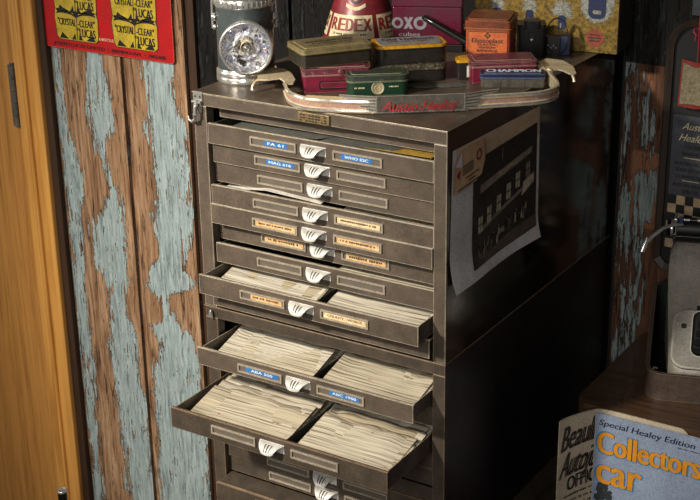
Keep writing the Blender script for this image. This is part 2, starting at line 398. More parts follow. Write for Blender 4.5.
def plane(o, u, v):
    """o origin; u, v unit axes; lift along u x v"""
    o, u, v = Vector(o), Vector(u).normalized(), Vector(v).normalized(); w = u.cross(v)
    return lambda x, y, h=0: o + u * x + v * y + w * h
# ------------------------------------------------------------------ the setting
FL = -ZO
fl = MB(); fl.box((-2.2, -2.6, -.05), (2.2, .75, 0), 'floor'); struct(fl.build('floor'))
# where paint is left on the boards: (height, from, to)
A1 = [(-0.135, -0.864, -0.844), (-0.157, -0.864, -0.841), (-0.267, -0.869, -0.843), (-0.334, -0.863, -0.833), (-0.445, -0.853, -0.805), (-0.564, -0.859, -0.819), (-0.662, -0.861, -0.827), (-0.737, -0.867, -0.833), (-0.861, -0.86, -0.822), (-0.991, -0.86, -0.828), (-1.125, -0.859, -0.83), (-1.264, -0.865, -0.832)]
A2 = [(-0.135, -0.759, -0.734), (-0.187, -0.762, -0.709), (-0.229, -0.764, -0.702), (-0.273, -0.764, -0.701), (-0.318, -0.766, -0.711), (-0.352, -0.761, -0.732), (-0.395, -0.74, -0.728), (-0.428, -0.732, -0.72), (-0.449, -0.726, -0.703), (-0.495, -0.745, -0.69), (-0.546, -0.789, -0.689), (-0.594, -0.794, -0.693), (-0.642, -0.791, -0.701), (-0.686, -0.751, -0.706), (-0.736, -0.756, -0.714), (-0.759, -0.752, -0.698), (-0.833, -0.76, -0.685), (-0.908, -0.759, -0.683), (-0.981, -0.752, -0.666), (-1.059, -0.747, -0.667), (-1.138, -0.749, -0.658), (-1.217, -0.744, -0.656)]
B = [(-0.146, -0.614, -0.529), (-0.209, -0.606, -0.534), (-0.249, -0.596, -0.522), (-0.292, -0.611, -0.504), (-0.356, -0.601, -0.509), (-0.421, -0.596, -0.503), (-0.466, -0.602, -0.501), (-0.536, -0.608, -0.517), (-0.596, -0.61, -0.543), (-0.62, -0.63, -0.512), (-0.639, -0.632, -0.514), (-0.664, -0.633, -0.571), (-0.676, -0.611, -0.594), (-0.731, -0.588, -0.571), (-0.75, -0.636, -0.527), (-0.793, -0.617, -0.503), (-0.87, -0.638, -0.508), (-0.919, -0.642, -0.497), (-1.046, -0.645, -0.497), (-1.178, -0.65, -0.497)]
R1 = [(-0.044, 0.456, 0.459), (-0.074, 0.454, 0.471), (-0.11, 0.46, 0.486), (-0.155, 0.456, 0.48), (-0.178, 0.475, 0.478), (-0.209, 0.473, 0.484), (-0.23, 0.462, 0.497), (-0.274, 0.463, 0.502), (-0.306, 0.465, 0.483), (-0.321, 0.462, 0.475), (-0.376, 0.459, 0.478), (-0.432, 0.456, 0.482), (-0.489, 0.454, 0.483), (-0.519, 0.452, 0.474)]
R2 = [(-0.056, 0.431, 0.436), (-0.132, 0.431, 0.44), (-0.255, 0.433, 0.44), (-0.298, 0.438, 0.45), (-0.334, 0.438, 0.456), (-0.367, 0.442, 0.458), (-0.384, 0.443, 0.446)]
def strip_at(L, z):
    L = sorted(L, reverse=True)
    if z >= L[0][0]: return L[0][1:]
    for a, b in zip(L, L[1:]):
        if a[0] >= z >= b[0]:
            t = (a[0] - z) / max(1e-6, a[0] - b[0]); return (a[1] + (b[1] - a[1]) * t, a[2] + (b[2] - a[2]) * t)
    return L[-1][1:]
def flake(x, z, Ls, soft=.02):
    best = -1
    for L in Ls:
        a, b = strip_at(L, z); best = max(best, min(1, max(-1, min(x - a, b - x) / soft)))
    return .45 + (.50 if best > 0 else .80) * best
def board(mb_list, x0, x1, z0, z1, Ls, mat, base=None, step=.006, y=WALL, lit_patch=None, dish=.0015):
    nx = max(2, int((x1 - x0) / step)); nz = max(2, int((z1 - z0) / step))
    mb = MB(); mb.grid(lambda a, b: (x0 + (x1 - x0) * a, y + dish * (2 * a - 1) ** 2 * 2, z0 + (z1 - z0) * b), nx, nz, mat)
    at = [flake(p.x, p.z, Ls) if Ls else base for p in mb.v]
    br = [1.0 if lit_patch and any(q[0] < p.x < q[1] and q[2] < p.z < q[3] for q in lit_patch) else 0.0 for p in mb.v]
    n0 = len(mb.v)
    mb.add([(x0, y, z0), (x0, y + .02, z0), (x0, y + .02, z1), (x0, y, z1)], [(0, 1, 2, 3)], mat)
    mb.add([(x1, y, z0), (x1, y, z1), (x1, y + .02, z1), (x1, y + .02, z0)], [(0, 1, 2, 3)], mat)
    at += [0] * 8; br += [0] * 8
    mb_list.append((mb, at, br))
boards = []
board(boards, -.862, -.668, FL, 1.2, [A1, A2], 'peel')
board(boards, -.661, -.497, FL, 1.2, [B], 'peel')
board(boards, -.490, -.468, FL, 1.2, None, 'darkwood', 0, .05)
xs = [-.462, -.395, -.235, -.062, .11, .27, .424]
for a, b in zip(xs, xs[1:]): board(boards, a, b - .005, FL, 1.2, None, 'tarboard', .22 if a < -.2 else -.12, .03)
board(boards, .43, .60, FL, -.034, [R1, R2], 'peelR', lit_patch=[(.444, .48, -.078, -.048), (.450, .508, -.314, -.182)])  # the two boxes are pools of light painted into the board
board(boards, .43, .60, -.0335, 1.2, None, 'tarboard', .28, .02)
for a, b in ((.606, .78), (.786, .96), (.966, 1.2)): board(boards, a, b, FL, 1.2, None, 'peelR', .0, .02)
allw = MB(); AT = []; BR = []
for mb, at, br in boards:
    o = len(allw.v); allw.v += mb.v; AT += at; BR += br
    for f, i, sm in zip(mb.f, mb.mi, mb.sm):
        allw.f.append(tuple(o + k for k in f)); allw.mi.append(allw.mid(mb.mats[i])); allw.sm.append(sm)
n = len(allw.v); allw.box((-.864, WALL + .02, FL), (1.2, WALL + .06, 1.2), 'black'); AT += [0] * (len(allw.v) - n); BR += [0] * (len(allw.v) - n)
w = allw.build('wall_back'); root(w); struct(w)
for nm, L in (('flake', AT), ('lit_patch', BR)):
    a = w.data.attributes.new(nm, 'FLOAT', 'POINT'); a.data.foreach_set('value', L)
# door and its frame on the left
t = MB(); t.box((-.884, WALL - .012, FL), (-.864, WALL + .02, 1.2), 'darkwood'); struct(root(t.build('trim_1', bevel=.002)))
t = MB()
t.box((-.955, WALL - .022, FL), (-.885, WALL + .02, 1.2), 'doorwood2')
t.box((-.946, WALL - .026, FL), (-.930, WALL - .02, 1.2), 'doorwood2'); t.box((-.926, WALL - .030, FL), (-.918, WALL - .02, 1.2), 'doorwood2')
struct(root(t.build('trim_2', bevel=.003, seg=3)))
dr = MB(); dr.box((-1.75, WALL - .014, FL + .01), (-.960, WALL + .02, 1.2), 'doorwood')
door = struct(root(dr.build('door_1', bevel=.003)))
hb = MB(); hx = -.968
hb.box((hx - .012, WALL - .017, -.338), (hx + .010, WALL - .0145, -.200), 'hinge')
for i in range(5):
    z = -.338 + i * .0276; hb.lathe([(.0055, 0), (.0055, .0262)], (hx + .004, WALL - .019, z), 'hinge', 14)
hb.lathe([(0, 0), (.006, .002), (.0055, .006)], (hx + .004, WALL - .019, -.2), 'hinge', 14)
hb.build('hinge', door)

# ------------------------------------------------------------------ the filing cabinet: two stacked units on a base
W, D, H = .42, .588, .3373
def cabinet_body(t, top_mat, frame_mat, zt, zb, lip=.020, top=True, rail_mat=None):
    fr = MB()
    for x0, x1 in ((0, .0226), (.400, .42)): fr.box((x0, 0, zb), (x1, .018, zt - lip), frame_mat)
    fr.box((0, 0, zt - lip), (W, .018, zt - .0012), rail_mat or frame_mat)
    fr.build('front_frame', t, bevel=.0012)
    if top:
        tp = MB(); tp.box((-.001, -.0015, zt - .0012), (W + .001, D, zt), top_mat); tp.build('top_panel', t, bevel=.0006)
    for nm, x0, x1 in (('side_panel', -.0005, .0012), ('side_panel', W - .0012, W + .0005)):
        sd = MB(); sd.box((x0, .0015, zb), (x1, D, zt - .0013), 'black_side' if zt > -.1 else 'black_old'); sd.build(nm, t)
    bk = MB(); bk.box((.0012, D - .002, zb), (W - .0012, D - .0002, zt - .0013), 'inside'); bk.build('back_panel', t)
    for s in (0, 1):
        rn = MB(); x0 = .0014 if s == 0 else W - .024
        for i in range(int((zt - zb - .05) / .031)):
            z = zt - .074 - i * .031
            if z < zb + .004: break
            rn.box((x0, .03, z - .0012), (x0 + .0226, D - .01, z), 'inside')
        rn.box((x0 + (0 if s == 0 else .0214), .03, zb + .004), (x0 + (.0012 if s == 0 else .0226), D - .01, zt - .06), 'inside'); rn.build('runner', t)
def holder(mb, cx, zc, w=.079, h=.0135, y=0.0, inner='slot'):
    x0, x1, z0, z1 = cx - w / 2, cx + w / 2, zc - h / 2, zc + h / 2; b = .0021
    for q in (((x0, y - .0026, z1 - b), (x1, y, z1)), ((x0, y - .0026, z0), (x1, y, z0 + b)), ((x0, y - .0026, z0 + b), (x0 + b, y, z1 - b)), ((x1 - b, y - .0026, z0 + b), (x1, y, z1 - b))):
        mb.box(*q, 'holder')
    mb.box((x0 + b, y - .0002, z0 + b), (x1 - b, y, z1 - b), inner)
def pull(t, cx, zt, y=0):
    """finger pull: a fan-shaped sheet bent out and down from the drawer front, three slits"""
    mb = MB(); pr, hg = .0172, .0125
    def fn(a, b, off=0):
        hw = .0125 + .0088 * (1 - b) ** 1.25; x = 2 * a - 1
        ph = b * pi / 2; rd = 1 - .16 * b * abs(x) ** 3
        return (cx + .0005 + hw * x * rd, y - .0004 - (pr - off) * (sin(ph) ** .9) * (1 - .14 * b * x * x), zt - off * .9 * (1 - b) - hg * (1 - cos(ph)) * (1 - .12 * x * x))
    def mf(a, b):
        for c in (.36, .50, .64):
            if abs(a - c) < .026 and .22 < b < .80: return 'groove'
        return 'handle'
    mb.grid(lambda a, b: fn(a, 1 - b), 60, 24, 'handle', True, lambda a, b: mf(a, 1 - b))
    mb.grid(lambda a, b: fn(1 - a, 1 - b, .0014), 30, 12, 'handle', True)
    mb.grid(lambda a, b: tuple(Vector(fn(a, 1)) * b + Vector(fn(a, 1, .0014)) * (1 - b)), 30, 1, 'handle', True)
    for e in (0, 1): mb.grid(lambda a, b: tuple(Vector(fn(e, a)) * (b if e else 1 - b) + Vector(fn(e, a, .0014)) * ((1 - b) if e else b)), 24, 1, 'handle', True)
    mb.box((cx - .0205, y - .0008, zt - .0128), (cx + .0215, y - .0001, zt + .0008), 'handle')
    return mb.build('handle', t)
def label(t, txt, style, cx, zc, y, w):
    mb = MB(); h = .0082
    if style == 'blue':
        f = plane((cx, y - .0003, zc), (1, 0, 0), (0, 0, 1)); mb.box((cx - w / 2, y - .0005, zc - h * .42), (cx + w / 2, y - .0003, zc + h * .42), 'bluetape')
        mb.text(txt, f, 'white', h=.0042, lift=.0004, fat=.00012, w=min(w * .8, len(txt) * .0055))
    else:
        mat = {'tan': 'tanlabel', 'cream': 'creamlabel', 'brown': 'tanlabel'}[style]
        f = plane((cx, y - .0003, zc), (1, 0, 0), (0, 0, 1)); mb.box((cx - w / 2, y - .0005, zc - h * .56), (cx + w / 2, y - .0003, zc + h * .56), mat)
        (mb.marks(f, 'ink', w * .84, .0036 if style != 'brown' else .0046, lift=.0004, seed=int(cx * 9e4 + zc * 7e4)) if not txt else mb.text(txt, f, 'ink', h=.0036, lift=.0004, fat=.00012, w=w * .82))
    return mb.build('label', t)
XL, XR = .024, .400
def drawer(t, y, zt, h=.0305, labels=(None, None), depth=.50, sides=True, mat='steel', hmat=None, pulls=True, skew=0, holders=True):
    d = MB(); f = .0022
    d.box((XL, y, zt - h), (XR, y + f, zt), mat)
    d.box((XL, y + f, zt - .0014), (XR, y + .006, zt), mat)                     # rolled rim
    if sides:
        yb = min(y + depth, D - .006)
        d.box((XL + .003, y + f, zt - h + .002), (XL + .0042, yb, zt - .002), mat); d.box((XR - .0042, y + f, zt - h + .002), (XR - .003, yb, zt - .002), mat)
        d.box((XL + .0042, y + f, zt - h + .002), (XR - .0042, yb, zt - h + .0032), 'inside'); d.box((XL + .0042, yb - .0012, zt - h + .003), (XR - .0042, yb, zt - .004), mat)
        d.box((.2195, y + f, zt - h + .003), (.2205, yb - .002, zt - .009), 'inside')   # divider
    o = d.build('drawer', t, bevel=.0007)
    zc = zt - .0150
    if holders:
        hm = MB(); holder(hm, .1405, zc, y=y); hm.build('label_holder', o)
        hm = MB(); holder(hm, .2815, zc, y=y); hm.build('label_holder', o)
        for cx, lb in zip((.1405, .2815), labels):
            if lb: label(o, lb[0], lb[1], cx + lb[2], zc, y, lb[3])
    if pulls: pull(o, .2085, zt - .0075, y)
    return o

up = thing('drawer_cabinet', 'upper brown steel cabinet of shallow card drawers carrying the tins and lantern', 'cabinet', (0, 0, 0))
cabinet_body(up, 'steel_top', 'steel', 0, -H)
k = MB(); k.box((.030, .022, -.040), (.398, .028, -.021), 'steel'); k.build('inner_rail', up, bevel=.0008)
np = MB(); np.box((.186, -.0032, -.0188), (.238, -.0001, -.0042), 'nameplate')
fnp = plane((.212, -.0032, -.0115), (1, 0, 0), (0, 0, 1))
for z in (.0035, -.0005, -.0042):
    for i in range(9):
        if (i * 7 + int(z * 9000)) % 5: np.sheet(rrect(-.0225 + i * .005, z - .0011, -.0185 + i * .005, z + .0011, .0005, 2), fnp, 'groove', .0002)
np.build('name_plate', up, bevel=.0008)
drawer(up, .000, -.0447, labels=(('FA 61', 'blue', .004, .038), ('WHO ESC', 'blue', -.002, .050)))
drawer(up, .009, -.0757, labels=(('MAG 616', 'blue', .004, .048), None))
drawer(up, .014, -.1067)
drawer(up, .001, -.1390, labels=(None, ('', 'cream', -.001, .070)))
drawer(up, -.003, -.1675, labels=(('', 'tan', 0, .070), ('', 'tan', 0, .070)))
drawer(up, .0175, -.1990, labels=(('', 'brown', 0, .068), ('', 'brown', 0, .066)))
drawer(up, .005, -.2325)
drawer(up, -.0409, -.2680, labels=(('', 'tan', .006, .055), ('COUNTY - WORCS', 'cream', 0, .070)))
lo9 = drawer(up, -.010, -.3010, h=.028, holders=False, pulls=False, sides=True, depth=.4)
st = MB(); st.box((.196, -.0106, -.3062), (.236, -.0100, -.3012), 'white'); st.build('white_sticker', lo9)
lt = MB()
lt.box((.0015, -.0022, -.014), (.0185, -.0003, .0012), 'chrome'); lt.box((.0025, -.004, -.030), (.0165, -.0003, -.0145), 'chrome')
lt.lathe([(.0025, 0), (.0025, .016)], (.0015, -.004, -.0142), 'chrome', 12, (1, 0, 0))
lt.tube([(.010, -.004, -.012), (.012, -.010, -.020), (.011, -.012, -.031), (.008, -.010, -.040), (.003, -.008, -.044), (-.003, -.008, -.041), (-.005, -.008, -.036)], [.003, .0034, .0034, .003, .0026, .002, .0016], 'chrome', 10)
for p in ((.006, -.0025, -.006), (.0145, -.0025, -.006)): lt.lathe([(.0016, 0), (.001, .0012)], p, 'rust', 10, (0, -1, 0))
lt.build('latch', up, bevel=.0006)

lo = thing('drawer_cabinet', 'lower brown steel cabinet with two drawers of cards pulled far out', 'cabinet', (0, 0, 0))
cabinet_body(lo, 'steel_old', 'steel_old', -H, -2 * H, .019, top=True, rail_mat='steel_old')
rm = MB(); rm.tube([(.013, -.004, -.3425), (.014, -.005, -.349), (.0145, -.004, -.356)], [.002, .0035, .002], 'chrome', 8)
rm.build('latch_remnant', lo)
drawer(lo, -.0548, -.3815, h=.0285, labels=(('ABA 500', 'blue', .003, .058), ('ABC 1950', 'blue', .006, .050)))
drawer(lo, .012, -.4160, pulls=False, holders=False, mat='steel_old')
drawer(lo, -.1252, -.4520, h=.033, mat='steel_old', depth=.52)
drawer(lo, .013, -.4870, mat='steel_old', pulls=False, holders=False)
drawer(lo, .012, -.5180, mat='steel_old', pulls=False)
drawer(lo, .012, -.5445, h=.026, mat='steel_old', pulls=False)
drawer(lo, .008, -.5715, h=.027, mat='steel_old')
drawer(lo, .012, -.5990, h=.028, mat='steel_old')
d5 = drawer(lo, -.0287, -.6300, h=.032, mat='steel_old', holders=True)
cv = MB(); cv.box((.026, -.026, -.6312), (.212, .012, -.6290), 'steel_old'); cv.box((.228, -.026, -.6312), (.398, .012, -.6290), 'steel_old'); cv.build('drawer_cover', d5, bevel=.001)
ba = MB(); ba.box((.004, .01, FL), (W - .004, D - .01, -2 * H), 'steel_old'); ba.box((0, 0, -2 * H - .05), (W, D, -2 * H), 'steel_old')
tag(root(ba.build('cabinet_stand', bevel=.002)), 'brown steel stand under the lower card cabinet', 'stand')

# ------------------------------------------------------------------ cards packed in the open drawers
def card_mesh(name, w, L, curl, wav, mat):
    mb = MB(); nx, ny = 14, 6; ph = rnd.random() * 6
    def f(a, b, off=0):
        x = (a - .5) * w
        z = curl * ((2 * a - 1) ** 4) * b + wav * sin(a * 7 + ph) * b + .0015 * sin(a * 19 + ph * 2) * b * b
        return (x, b * L + .0012 * sin(a * 11 + ph) * b, z + off)
    mb.grid(lambda a, b: f(a, b, .0004), nx, ny, mat); mb.grid(lambda a, b: f(1 - a, b, -.0004), nx, ny, mat)
    mb.grid(lambda a, b: f(a, 1, .0004 - .0008 * b), nx, 1, mat, False)
    mb.grid(lambda a, b: f(1, a, -.0004 + .0008 * b), ny, 1, mat, False); mb.grid(lambda a, b: f(0, 1 - a, -.0004 + .0008 * b), ny, 1, mat, False)
    me = bpy.data.meshes.new(name); me.from_pydata([tuple(v) for v in mb.v], [], mb.f); me.materials.append(M[mat])
    me.polygons.foreach_set('use_smooth', mb.sm); me.update(); return me
def card_row(x0, x1, y0, y1, step, zrim, lab, group, mat='card', ang=13, L=.085, first=True, drop=.0):
    w = (x1 - x0) - .008
    vs = [card_mesh('card', w * q, L, c, wv, mat) for q, c, wv in ((1, .0030, .0010), (.985, -.0028, .0014), (.965, .0042, -.0010), (.99, .001, .0016), (.945, -.0020, -.0016))]
    n = int((y1 - y0) / step)
    src = bpy.data.objects.new('file_card', vs[0]); C.objects.link(src)
    for i in range(n):
        o = src if i == 0 else src.copy()
        if i: C.objects.link(o)
        o.data = vs[rnd.randrange(5)]
        a = radians(ang + rnd.uniform(-1.1, 1.1))
        o.location = ((x0 + x1) / 2 + rnd.uniform(-.0034, .0034), y0 + i * step + rnd.uniform(-.0012, .0012), ZO + zrim - drop - L * sin(radians(ang)) + rnd.uniform(-.0018, .0020))
        o.rotation_euler = (a, rnd.uniform(-.012, .012), rnd.uniform(-.02, .02))
        tag(o, lab, 'card', group)
def packed(x0, x1, y0, y1, z0, z1, lab, mat='card2'):
    mb = MB(); n = int((z1 - z0) / .0016)
    for i in range(n):
        z = z0 + i * .0016; j = rnd.uniform(-.002, .002); mb.box((x0 + .005 + rnd.uniform(0, .003), y0 + .003 + abs(j), z), (x1 - .005 - rnd.uniform(0, .003), y1 + j, z + .0013), mat)
    o = root(mb.build('packed_cards')); tag(o, lab, 'cards', kind='stuff')
LX, RX = (.031, .216), (.224, .393)
for nm, zr, h, y0, y1, step, lab in (('L2', -.452, .033, -.114, .05, .0062, 'lowest open drawer'), ('L1', -.3815, .0285, -.038, .05, .0062, 'upper open drawer of the lower cabinet'), ('D8', -.268, .0305, -.031, .035, .0062, 'open drawer of the upper cabinet')):
    for sx, side in ((LX, 'left'), (RX, 'right')):
        dp = .004 if sx is LX else .003
        packed(sx[0], sx[1], y0, y1 + .08, zr - h + .0034, zr - .0225, 'cards under the %s-hand row in the %s' % (side, lab))
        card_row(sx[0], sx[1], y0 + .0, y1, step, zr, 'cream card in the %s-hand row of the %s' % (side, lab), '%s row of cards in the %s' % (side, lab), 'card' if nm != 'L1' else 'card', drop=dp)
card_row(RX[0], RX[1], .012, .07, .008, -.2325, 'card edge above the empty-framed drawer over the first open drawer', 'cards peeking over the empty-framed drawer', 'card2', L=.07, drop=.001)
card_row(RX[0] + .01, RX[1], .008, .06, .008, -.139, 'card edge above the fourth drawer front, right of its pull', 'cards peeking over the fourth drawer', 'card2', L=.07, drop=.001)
# loose papers peeping out of the drawers
def sheet(name, pts, mat, lab, cat, th=.0006, group=None):
    mb = MB(); n = len(pts); up_ = [Vector(p) + Vector((0, 0, th)) for p in pts]
    mb.add(list(pts) + up_, [tuple(range(n, 2 * n)), tuple(reversed(range(n)))] + [(i, (i + 1) % n, n + (i + 1) % n, n + i) for i in range(n)], mat)
    return tag(root(mb.build(name)), lab, cat, group)
sheet('loose_paper', [(.035, .014, -.147), (.12, .004, -.1335), (.19, .0045, -.1365), (.215, .006, -.1385), (.205, .06, -.140), (.12, .08, -.132), (.04, .08, -.143)], 'paper', 'creased white paper sticking out of the fourth drawer, left of its pull', 'paper')
sheet('loose_paper', [(.06, .012, -.0475), (.16, .007, -.046), (.21, .008, -.044), (.26, .06, -.0425), (.18, .10, -.0415), (.07, .10, -.044)], 'greypaper', 'dark grey paper lying in the top drawer', 'paper')
sheet('loose_paper', [(.215, .008, -.0455), (.27, .007, -.0445), (.33, .012, -.0438), (.36, .06, -.042), (.25, .07, -.0415)], 'greypaper', 'grey paper overlapping a yellow folder in the top drawer', 'paper')
sheet('yellow_folder', [(.262, .009, -.0452), (.392, .009, -.0440), (.394, .10, -.0425), (.29, .09, -.0428)], 'yellowpaper', 'mustard yellow folder showing at the right of the top drawer', 'folder')
# ------------------------------------------------------------------ things on the cabinet top
def frame_of(p0, p1):
    """origin at p0, x axis towards p1"""
    return math.atan2(p1[1] - p0[1], p1[0] - p0[0])
def tin(t, L, Wd, Hh, r, body, lid, lidh, over=.0008, topm=None, rimm=None, seam=True, lift=.0, toplen=.0):
    """pressed tin with a fitted lid; local origin at the middle of its base, x along the front (front faces -y)"""
    b = MB(); hb = Hh - lidh
    P = rrect(-L / 2, -Wd / 2, L / 2, Wd / 2, r, 6); P2 = rrect(-L / 2 + .0012, -Wd / 2 + .0012, L / 2 - .0012, Wd / 2 - .0012, max(.001, r - .001), 6)
    b.prism(P2, lambda x, y, h: (x, y, h), .0012, body, body, True); b.prism(P, lambda x, y, h: (x, y, h + .0010), hb - .0010, body, body, True)
    b.build('body', t, bevel=.0005)
    l = MB()
    Q = rrect(-L / 2 - over, -Wd / 2 - over, L / 2 + over, Wd / 2 + over, r + over, 6)
    Q2 = rrect(-L / 2 - over * 1.6, -Wd / 2 - over * 1.6, L / 2 + over * 1.6, Wd / 2 + over * 1.6, r + over * 1.6, 6)
    l.prism(Q2, lambda x, y, h: (x, y, hb + .0002 + h), .0016, rimm or lid, rimm or lid, True)
    l.prism(Q, lambda x, y, h: (x, y, hb + .0018 + h), lidh - .0018, lid, lid, True)
    i = min(.006, Wd * .16); R = rrect(-L / 2 + i, -Wd / 2 + i, L / 2 - i, Wd / 2 - i, max(.001, r - i * .5), 6)
    l.prism(R, lambda x, y, h: (x, y, Hh + h), .0009, topm or lid, topm or lid, True)
    return l.build('lid', t, bevel=.0012, seg=3)
def base_at(p0, p1, Wd):
    """centre of a box whose front edge runs p0 -> p1"""
    a = frame_of(p0, p1); L = math.hypot(p1[0] - p0[0], p1[1] - p0[1])
    c = ((p0[0] + p1[0]) / 2 - sin(a) * Wd / 2, (p0[1] + p1[1]) / 2 + cos(a) * Wd / 2)
    return c, a, L
def front(Wd, z): return plane((0, -Wd / 2, z), (1, 0, 0), (0, 0, 1))
def toppl(z): return plane((0, 0, z), (1, 0, 0), (0, 1, 0))

# hand lantern
la = thing('hand_lantern', 'grey hand lantern with a big round clear lens, standing on the cabinet top', 'lantern', (.0262, .0985, 0), radians(-32.6) * -1)
b = MB(); b.lathe([(.0435, 0), (.0452, .0015), (.0452, .0085), (.0440, .0095), (.0452, .0105), (.0452, .0165), (.0433, .0185), (.0427, .020)], (0, 0, 0), 'chrome', 72); b.build('base_ring', la)
b = MB(); b.lathe([(.0423, .019), (.0423, .1130)], (0, 0, 0), 'lampgrey', 72); b.build('body', la)
TZ_ = -.0055
b = MB(); b.lathe([(r, h + TZ_) for r, h in [(.0427, .117), (.0440, .119), (.0440, .128), (.0425, .1295), (.0440, .131), (.0440, .138), (.0415, .140)]], (0, 0, 0), 'chrome', 72)
for i in range(36):
    a = 2 * pi * i / 36; b.box((-.0012, -.0005, .1195 + TZ_), (.0012, .0008, .1275 + TZ_), 'chrome', Matrix.Translation((.0441 * cos(a), .0441 * sin(a), 0)) @ Matrix.Rotation(a - pi / 2, 4, 'Z'))
b.build('top_ring', la)
b = MB(); b.lathe([(r, h + TZ_) for r, h in [(.0398, .140), (.038, .155), (.034, .168), (.020, .176), (0, .178)]], (0, 0, 0), 'lampred', 64); b.build('cap', la)
LO = (.0045, -.0535, .0590)
ax = (0, -1, 0)
b = MB(); b.lathe([(.0380, -.034), (.0385, -.006), (.0395, -.002), (.0398, .003), (.0388, .0070), (.0362, .0080), (.0348, .0065), (.0348, -.004)], LO, 'chrome', 72, ax, caps=False); b.build('bezel', la)
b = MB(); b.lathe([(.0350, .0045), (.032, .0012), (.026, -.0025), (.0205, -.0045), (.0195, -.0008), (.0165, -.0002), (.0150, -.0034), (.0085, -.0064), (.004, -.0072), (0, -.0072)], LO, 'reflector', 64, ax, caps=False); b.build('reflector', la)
b = MB(); b.lathe([(.0085, -.0066), (.0088, -.0006), (.0078, .0002), (.0078, -.003)], LO, 'brass', 40, ax, caps=False); b.lathe([(.0045, -.004), (.0058, .0005), (.0045, .0042), (.002, .006), (0, .0064)], LO, 'chrome', 32, ax); b.build('bulb', la)
b = MB(); b.lathe([(.0352, .0062), (.031, .0088), (.022, .0118), (.012, .0130), (0, .0134)], LO, 'glass', 56, ax, caps=False); b.build('lens', la)
b = MB()
for s in (-1, 1):
    b.lathe([(.0062, 0), (.0062, .004), (.0045, .006), (0, .0066)], (s * .0423, -.006, .095), 'chrome', 20, (s, 0, 0))
    b.lathe([(.0040, 0), (.0040, .004), (0, .005)], (s * .0423, -.006, .080), 'chrome', 16, (s, 0, 0))
pts = [(-.0470, -.006, .078), (-.0470, -.006, .10), (-.0462, -.006, .15), (-.0435, -.006, .20)] + [(.0435 * -cos(pi * i / 12), -.006, .205 + .03 * sin(pi * i / 12)) for i in range(0, 13)] + [(.0435, -.006, .20), (.0462, -.006, .15), (.0470, -.006, .10), (.0470, -.006, .078)]
b.tube(pts, .0018, 'chrome', 10); b.build('carrying_handle', la)

# curved chrome bar with the name badge
BZ = .0008
bar_pts = [(.132, .047), (.1415, .036), (.155, .020), (.172, .005), (.190, -.003), (.208, -.006), (.236, .000), (.266, .0105), (.296, .0255), (.340, .056), (.381, .091), (.420, .1265), (.449, .1520), (.467, .1715), (.4755, .191), (.4755, .214), (.465, .237), (.446, .262), (.428, .288)]
def smooth_path(P, n=5):
    out = []
    for i in range(len(P) - 1):
        p0 = P[max(i - 1, 0)]; p1 = P[i]; p2 = P[i + 1]; p3 = P[min(i + 2, len(P) - 1)]
        for k in range(n):
            t = k / n
            out.append(tuple(.5 * (2 * b + (c - a) * t + (2 * a - 5 * b + 4 * c - d) * t * t + (3 * b - a - 3 * c + d) * t ** 3) for a, b, c, d in zip(p0, p1, p2, p3)))
    return out + [P[-1]]
gp = thing('chrome_grille_bar', 'curved chrome and brass bar with a grey name badge before the tins', 'car badge bar', (0, 0, 0))
path = [(x, y, BZ) for x, y in smooth_path(bar_pts)]
prof = [(.000, 0), (.0034, .0006), (.0044, .0024), (.0040, .0046), (.0022, .0056), (.0020, .0110), (.0036, .0118), (.0042, .0136), (.0034, .0156), (.000, .0162), (-.0010, .0150), (-.0010, .001)]
prof = [(q, h * 1.18) for q, h in prof]
mb = MB(); mb.sweep(path, prof, 'brass', mfn=lambda j: 'red_sheen' if j == 4 else ('chrome' if j in (2, 7) else 'brass')); mb.build('bar', gp)
# flat end plates, each with a short hook
def endplate(poly, hook, z=.0172, th=.0022):
    mb = MB(); mb.prism(poly, lambda x, y, h: (x, y, z + h), th, 'brass')
    mb.tube(hook, [.0022] * (len(hook) - 1) + [.0028], 'brass', 10); mb.build('end_plate', gp, bevel=.0009)
endplate([(.139, .040), (.126, .052), (.112, .062), (.102, .047), (.088, .040), (.074, .060), (.063, .088), (.0635, .104), (.085, .112), (.112, .092), (.136, .066), (.146, .046)],
         [(.0835, .045, .0155), (.084, .038, .014), (.0835, .034, .010), (.083, .0325, .0045)])
endplate([(.432, .290), (.424, .284), (.408, .300), (.395, .330), (.398, .352), (.424, .352), (.452, .326), (.472, .292), (.466, .284), (.449, .297), (.440, .300)],
         [(.468, .288, .0155), (.472, .284, .013), (.473, .283, .008)])
mb = MB(); mb.tube([(.4265, .287, .0178), (.412, .306, .0190), (.390, .330, .0186), (.362, .353, .0150), (.345, .365, .006)], .0020, 'brass', 10); mb.tube([(.4330, .2905, .004), (.4330, .2905, .0185), (.4285, .2905, .0200)], .003, 'brass', 10); mb.build('tie_rod', gp)
